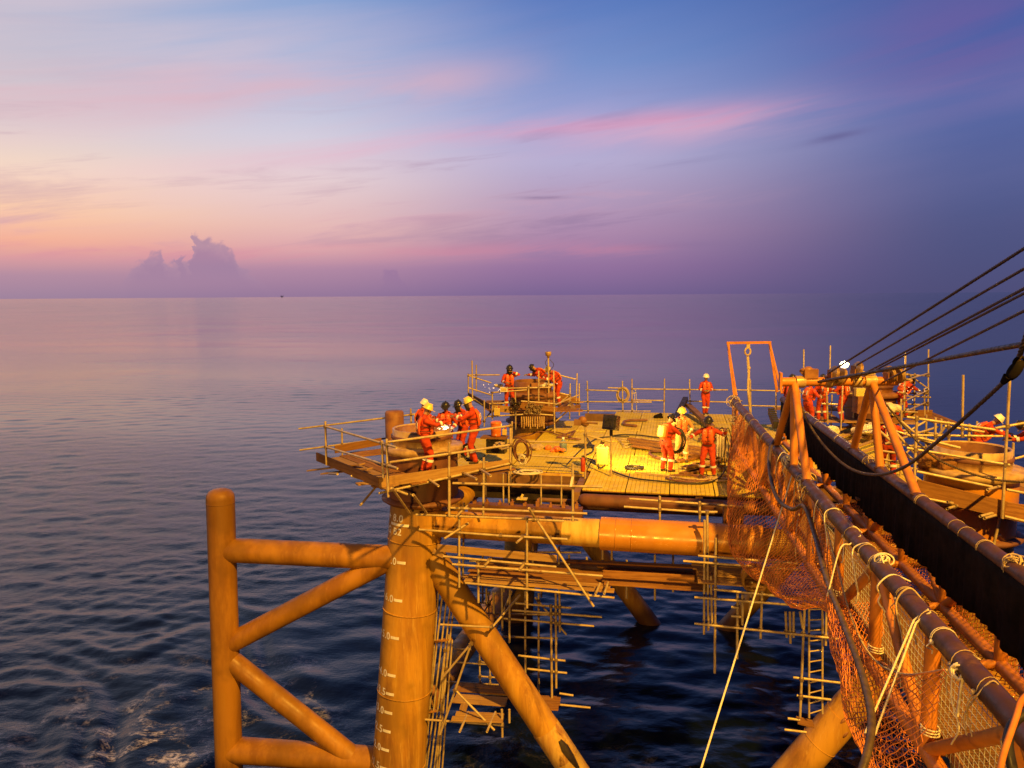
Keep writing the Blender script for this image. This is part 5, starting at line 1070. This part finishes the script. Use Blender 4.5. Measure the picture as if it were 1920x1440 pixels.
# water bottle
c = dk(1056, 846); t = thing('water_bottle', 'large upright clear water bottle on the grating', 'bottle', tuple(c))
b = MB(); b.lathe([(0, 0), (.12, 0), (.13, .03), (.13, .12), (.122, .14), (.13, .16), (.13, .30), (.10, .36), (.04, .40), (.04, .45)], c, 18); b.build('jug', M['bottle_plastic'], t)
b = MB(); b.lathe([(.045, .44), (.045, .50), (0, .50)], c, 12); b.build('cap', M['white_paint'], t)
def heap(name, label, cat, c, mn, n=9, s=.16, fl=.6, spread=.35):
    b = MB()
    for k in range(n): b.ball(c+np.array([RNG.normal(0, spread*.5), RNG.normal(0, spread*.4), RNG.uniform(.02, .12)]), s*RNG.uniform(.5, 1), s*RNG.uniform(.5, 1), s*fl*RNG.uniform(.5, 1.1), 9, 6)
    o = tag(b.build(name, M[mn]), label, cat); dm = o.modifiers.new('r', 'REMESH'); dm.mode = 'VOXEL'; dm.voxel_size = .025; d2 = o.modifiers.new('s', 'SMOOTH'); d2.iterations = 3
    tx = bpy.data.textures.new('cl', 'CLOUDS'); tx.noise_scale = .12; d3 = o.modifiers.new('d', 'DISPLACE'); d3.texture = tx; d3.strength = .07; d3.mid_level = .5; return o
heap('cloth_bundle', 'crumpled orange cloth bundle lying left of the water bottle', 'cloth', dk(1038, 846), 'orange_plastic')
heap('sack', 'pile of pale sacks left of the orange cloth bundle', 'sack', dk(1012, 842), 'tan_rope')
heap('sack', 'pale tangled bundle lying in front of the black toolbox', 'sack', aty(938, 838, 24.3), 'tan_rope', 7, .12)
heap('sack', 'cream tarpaulin heap lying behind the right tripod', 'tarpaulin', atz(1625, 808, 8.9), 'white_sack', 12, .3, .7, .8)
heap('sack', 'pale sack lying on the gangway deck behind the left tripod', 'sack', atz(1545, 815, 8.75), 'white_sack', 6, .16)
heap('tarpaulin', 'brown crumpled tarpaulin beside the near right pile', 'tarpaulin', aty(1757, 868, 17.4), 'plank_wood', 10, .3, .9, .5)
heap('sack', 'pale bundle tied to the rail above the large worker', 'sack', aty(1663, 770, 21), 'white_sack', 7, .17, .9)
heap('dark_bundle', 'black cloth bundle lying at the far edge of the deck', 'cloth', dk(1232, 783), 'black_cloth', 6, .14)
def coil(name, label, c, r, k, mn, th=.022, cat='coil', flat=.5, jit=.05, ay=V):
    b = MB(); pts = []
    for i in range(k*16+1):
        a = 2*math.pi*i/16; rr = r*(1+jit*math.sin(a*.37+i*.11)); pts.append(c+U*rr*math.cos(a)+V*rr*flat*1.6*math.sin(a)+UP*(th+.012*(i/16 % 3)+.01*math.sin(a*1.7))+RNG.normal(0, r*.012, 3))
    b.path(pts, th, 6); return tag(b.build(name, M[mn]), label, cat)
coil('hose_coil', 'small black hose coil lying on the bright grating', dk(1189, 879), .28, 3, 'black_rubber', .03)
coil('rope_coil', 'spread coil of white rope on the near edge of the deck', row(990, 886, 3.6)*np.array([1, 1, 0])+UP*(DZ+.03), .34, 5, 'white_rope', .022, jit=.35)
coil('rope_coil', 'tangled wire coil at the feet of the worker with spread arms', dk(1290, 898), .5, 4, 'brown_hose', .018, jit=.3)
coil('rope_coil', 'pale rope coil lying by the rope hank at the right of the deck', dk(1345, 900), .3, 4, 'tan_rope', .018, jit=.25)
coil('hose_coil', 'dark hose coil at the feet of the far left stack', dk(1095, 838), .3, 4, 'black_rubber', .022, jit=.3)
def upcoil(name, label, c, r, k, mn, th=.022, cat='coil', ax=V, sq=1.25):
    b = MB()
    for i in range(k): b.ring(c+RNG.normal(0, .03, 3), r*RNG.uniform(.85, 1.1), th, np.asarray(ax)+RNG.normal(0, .15, 3), 22, 6, sq)
    return tag(b.build(name, M[mn]), label, cat)
upcoil('hose_coil', 'red brown hose coil hung on the near handrail post', row(977, 845, 3.6), .24, 5, 'brown_hose', .02, sq=1.5)
upcoil('rope_coil', 'white rope loop hung below the brown hose coil', row(979, 862, 3.55), .11, 3, 'white_rope', .022)
upcoil('hose_coil', 'yellowish hose ring hung on the far guardrail', aty(1168, 740, 36.0), .27, 4, 'tan_rope', .03)
upcoil('hose_coil', 'black hose coil held by the worker with the yellow pack', dk(1266, 883)+UP*.95-V*.02, .26, 5, 'black_rubber', .028, sq=1.4)
upcoil('hose_coil', 'dark hose ring looped at the feet of the right welder', aty(878, 848, 22.3), .2, 3, 'black_rubber', .018)
b = MB(); g0 = aty(1188, 733, 35.9); b.path(cr([g0, g0-UP*.4+U*.05, g0-UP*.8-U*.05, g0-UP*1.0+U*.1], 5), .014, 5); b.path(cr([g0+U*.1, g0+U*.14-UP*.5, g0+U*.15-UP*1.05], 5), .014, 5); b.ring(g0-UP*.02, .1, .02, V)
tag(b.build('hanging_rope', M['white_rope']), 'thin pale ropes hanging from the far guardrail', 'rope')
# hoses and cables over the deck
def cable(label, pts, r, mn, z=zt, name='cable', j=.02):
    r *= 1.35
    P = cr(jig([dk(x, y)+UP*(r+.01) for x, y in pts], j), 8)
    for p in P: p[2] = z+r+.02
    b = MB(); b.path(P, r, 6); return tag(b.build(name, M[mn]), label, 'cable')
cable('long black cable curving along the near edge of the deck', [(1146, 885), (1165, 893), (1190, 900), (1240, 906), (1290, 910), (1330, 908), (1352, 896), (1362, 880)], .02, 'black_rubber')
cable('pale hose running past the feet of the deck workers', [(1190, 888), (1240, 894), (1300, 902), (1340, 900), (1362, 892)], .02, 'tan_rope', name='hose')
cable('dark bent hose lying near the far middle of the deck', [(1214, 791), (1185, 791), (1171, 794), (1172, 799), (1194, 802)], .04, 'brown_hose', name='hose')
cable('brown hooked hose lying behind the worker with the pack', [(1238, 849), (1222, 850), (1219, 855), (1236, 862), (1260, 862)], .03, 'brown_hose', name='hose')
cable('black cable running back from the floodlight pole', [(1146, 820), (1170, 817), (1200, 818), (1240, 822), (1275, 812)], .02, 'black_rubber')
cable('tangled black cable between the canister and handrail', [(1100, 820), (1112, 845), (1098, 858), (1118, 868), (1126, 880), (1140, 868)], .018, 'black_rubber')
cable('thin dark cable crossing the left gratings diagonally', [(1062, 872), (1085, 850), (1105, 832), (1130, 822), (1180, 820)], .016, 'black_rubber')
cable('brown cable tangle lying in the middle of the deck', [(1030, 812), (1050, 818), (1078, 810), (1068, 822), (1090, 826), (1045, 822), (1075, 818)], .02, 'brown_hose')
cable('red hose lying across the left gratings', [(965, 822), (990, 818), (1010, 812), (1040, 812), (1060, 816)], .018, 'brown_hose', name='hose')
for k in range(5): cable('pale cord strewn between timbers and floodlight, '+ORD[k]+' from the back', [(1150+k*3, 822+k*2), (1175, 825+k*3+RNG.uniform(-4, 4)), (1200, 823+k*2), (1225, 828+RNG.uniform(-4, 4)), (1250, 826+k*2)], .014, 'tan_rope')['group'] = 'pale cords strewn on the deck'
# timbers on deck
def timber(label, p, q, w=.2, h=.07, m='plank_wood', group='timbers lying on the deck', lift=0):
    b = MB(); a, c = dk(*p)+UP*(h/2+.02+lift), dk(*q)+UP*(h/2+.02+lift); b.beam(a, c, w, h); return tag(b.build('timber', M[m]), label, 'timber', group)
for k in range(6): timber('long timber behind the deck workers, '+ORD[k]+' from the back of the stack', (1178+k*2, 826+k*3.2), (1330+k*3, 846+k*4.0), .18, .08, 'plank_wood' if k % 2 else 'beam_steel', lift=.07*(k % 2))
for k, (p, q) in enumerate((((1270, 868), (1345, 852)), ((1282, 880), (1350, 866)), ((1290, 890), (1352, 876)), ((1300, 872), (1352, 884)), ((1278, 892), (1330, 880)))): timber('loose timber at the feet of the deck workers, '+ORD[k]+' from the back', p, q, .2, .07, 'plank_pale' if k % 2 else 'plank_wood', 'timbers round the workers feet')
for k, (p, q) in enumerate((((1290, 812), (1362, 808)), ((1310, 828), (1362, 826)))): timber(('farther', 'nearer')[k]+' of two dark beams lying at the right rear of the deck', p, q, .15, .1, 'beam_steel', 'dark beams at the rear of the deck')
b = MB(); b.beam(dk(1262, 800)+UP*.1, dk(1285, 772)+UP*.6, .22, .22); tag(b.build('dark_duct', M['dark_steel']), 'dark slanting duct behind the yellow helmeted deck worker', 'duct')
b = MB(); b.beam(dk(1290, 776)+UP*.4, dk(1335, 806)+UP*.1, .25, .15); tag(b.build('dark_duct', M['beam_steel']), 'brown slanting beam behind the black helmeted deck worker', 'beam')
# gas bottles and equipment by the rope hank
for k, (x, y) in enumerate(((1352, 890), (1358, 880), (1347, 878))):
    c = dk(x, y); b = MB(); b.tube(c, c+UP*1.25, .012); b.path(cr([c+UP*1.2, c+UP*1.3+U*.1, c+UP*.8+U*.2, c+UP*.2+U*.1], 6), .014, 5); tag(b.build('hose_stand', M['black_rubber']), 'thin dark hose hanging beside the gangway tip, '+ORD[k]+' from the left', 'hose', 'hoses hanging beside the gangway tip')
canister('cream drum behind the worker with spread arms', dk(1352, 862), .3, .3, .95, 'tan_rope')
# extinguisher on the handrail
c = row(1093, 884, 3.6); t = thing('fire_extinguisher', 'small red extinguisher at the foot of the handrail post', 'extinguisher', tuple(c))
b = MB(); b.lathe([(0, 0), (.065, 0), (.07, .03), (.07, .36), (.04, .42), (.02, .44)], c, 14); b.build('cylinder', M['red_paint'], t)
b = MB(); b.box(c+UP*.47, .1, .03, .04); b.path([c+UP*.45, c+UP*.42+U*.09, c+UP*.2+U*.09], .012, 5); b.build('valve', M['black_rubber'], t)
# white plastic tag on the scaffold pole
b = MB(); b.box(row(1072, 903, -1.02), .06, .015, .26, U, V, UP*.98+U*.2); tag(b.build('scaffold_tag', M['white_paint']), 'white tag tied to the tall pole in front of the deck', 'tag')
# welding arc and sparks
def arc(label, c, watts, n, sz, fall=(0, 0, -.25)):
    t = thing('welding_arc', label, 'welding arc', tuple(c)); b = MB(); b.ball(c, sz, sz, sz*.8, 10, 7); b.build('arc', M['arc_glow'], t)
    b = MB()
    for k in range(n):
        d = RNG.normal(0, 1, 3); d /= np.linalg.norm(d); d[2] = abs(d[2])*.6-.1; p = c+d*RNG.uniform(.04, .26); q = p+d*RNG.uniform(.04, .16)+np.array(fall)*.1; b.tube(p, q, .005, .002, 5)
    b.build('spark', M['spark_glow'], t, 'stuff'); at_point('welding_arc_light', tuple(c-V*.1+UP*.06), watts, (1, .8, .55), .05)
arc('bright welding arc with sparks on the near left pile', aty(836, 804, 21.0), 14, 34, .06)
def sparks(label, c, n, sp):
    b = MB()
    for k in range(n):
        p = c+RNG.normal(0, 1, 3)*np.array(sp); b.ball(p, *(RNG.uniform(.006, .02, 3)), 6, 4)
    tag(b.build('spark_shower', M['spark_glow'], None, 'stuff'), label, 'sparks')
sparks('spray of white sparks at the left of the far pile', aty(928, 728, 30.6), 16, (.25, .15, .12))
sparks('white sparks at the right of the far pile', aty(1026, 722, 31.2), 12, (.25, .2, .1))
sparks('white sparks by the bending worker at the far right', aty(1700, 732, 28.0), 14, (.4, .2, .1))
for lab, px, py, y, s in (('white rag draped over the left rim of the far pile', 932, 726, 30.7, .16), ('white rag hanging at the right of the far pile', 1024, 724, 31.0, .14)):
    heap('rag', lab, 'cloth', aty(px, py, y), 'white_sack', 4, s, .5, .2)
# white framed yellow sign box on the far scaffold
c = aty(945, 730, 29.95); t = thing('sign_box', 'small white framed yellow box on the far scaffold rail', 'box', tuple(c))
b = MB(); b.box(c, .3, .06, .19, U, V); b.build('frame', M['white_paint'], t); b = MB(); b.box(c-V*.035, .2, .02, .1, U, V); b.build('panel', M['yellow_plastic'], t)
# black box and dark gear at the gangway screen end
b = MB()
for k in range(7): b.box(aty(1446+k*1.5, 772+k*4, 25.6-k*.25), .18, .2, .24, GS, GD)
tag(b.build('rubber_fender', M['black_rubber']), 'black rubber fender blocks at the far end of the cloth screen', 'fender')

heap('rag', 'crumpled brown sacking on the left part of the crossbar', 'cloth', apx[0]+cd*.28+UP*.12, 'plank_wood', 6, .08, .8, .16)
heap('rag', 'pale rope wad on the right end of the crossbar', 'cloth', apx[1]-cd*.2+UP*.1, 'tan_rope', 6, .07, .8, .2)
b = MB(); c = aty(1625, 752, 29.3); b.box(c, .9, .5, .9); b.tube(c+UP*.45, c+UP*.8, .22, n=14); b.box(c+UP*.3-V*.3, .3, .12, .3)
tag(b.build('pump_unit', M['rust_steel']), 'brown machine unit between the rear workers and the right tripod', 'machine')
b = MB(); c = aty(1612, 735, 28.6); b.box(c, .34, .2, .3); tag(b.build('control_box', M['yellow_plastic']), 'small yellowish control box under the crossbar', 'box')
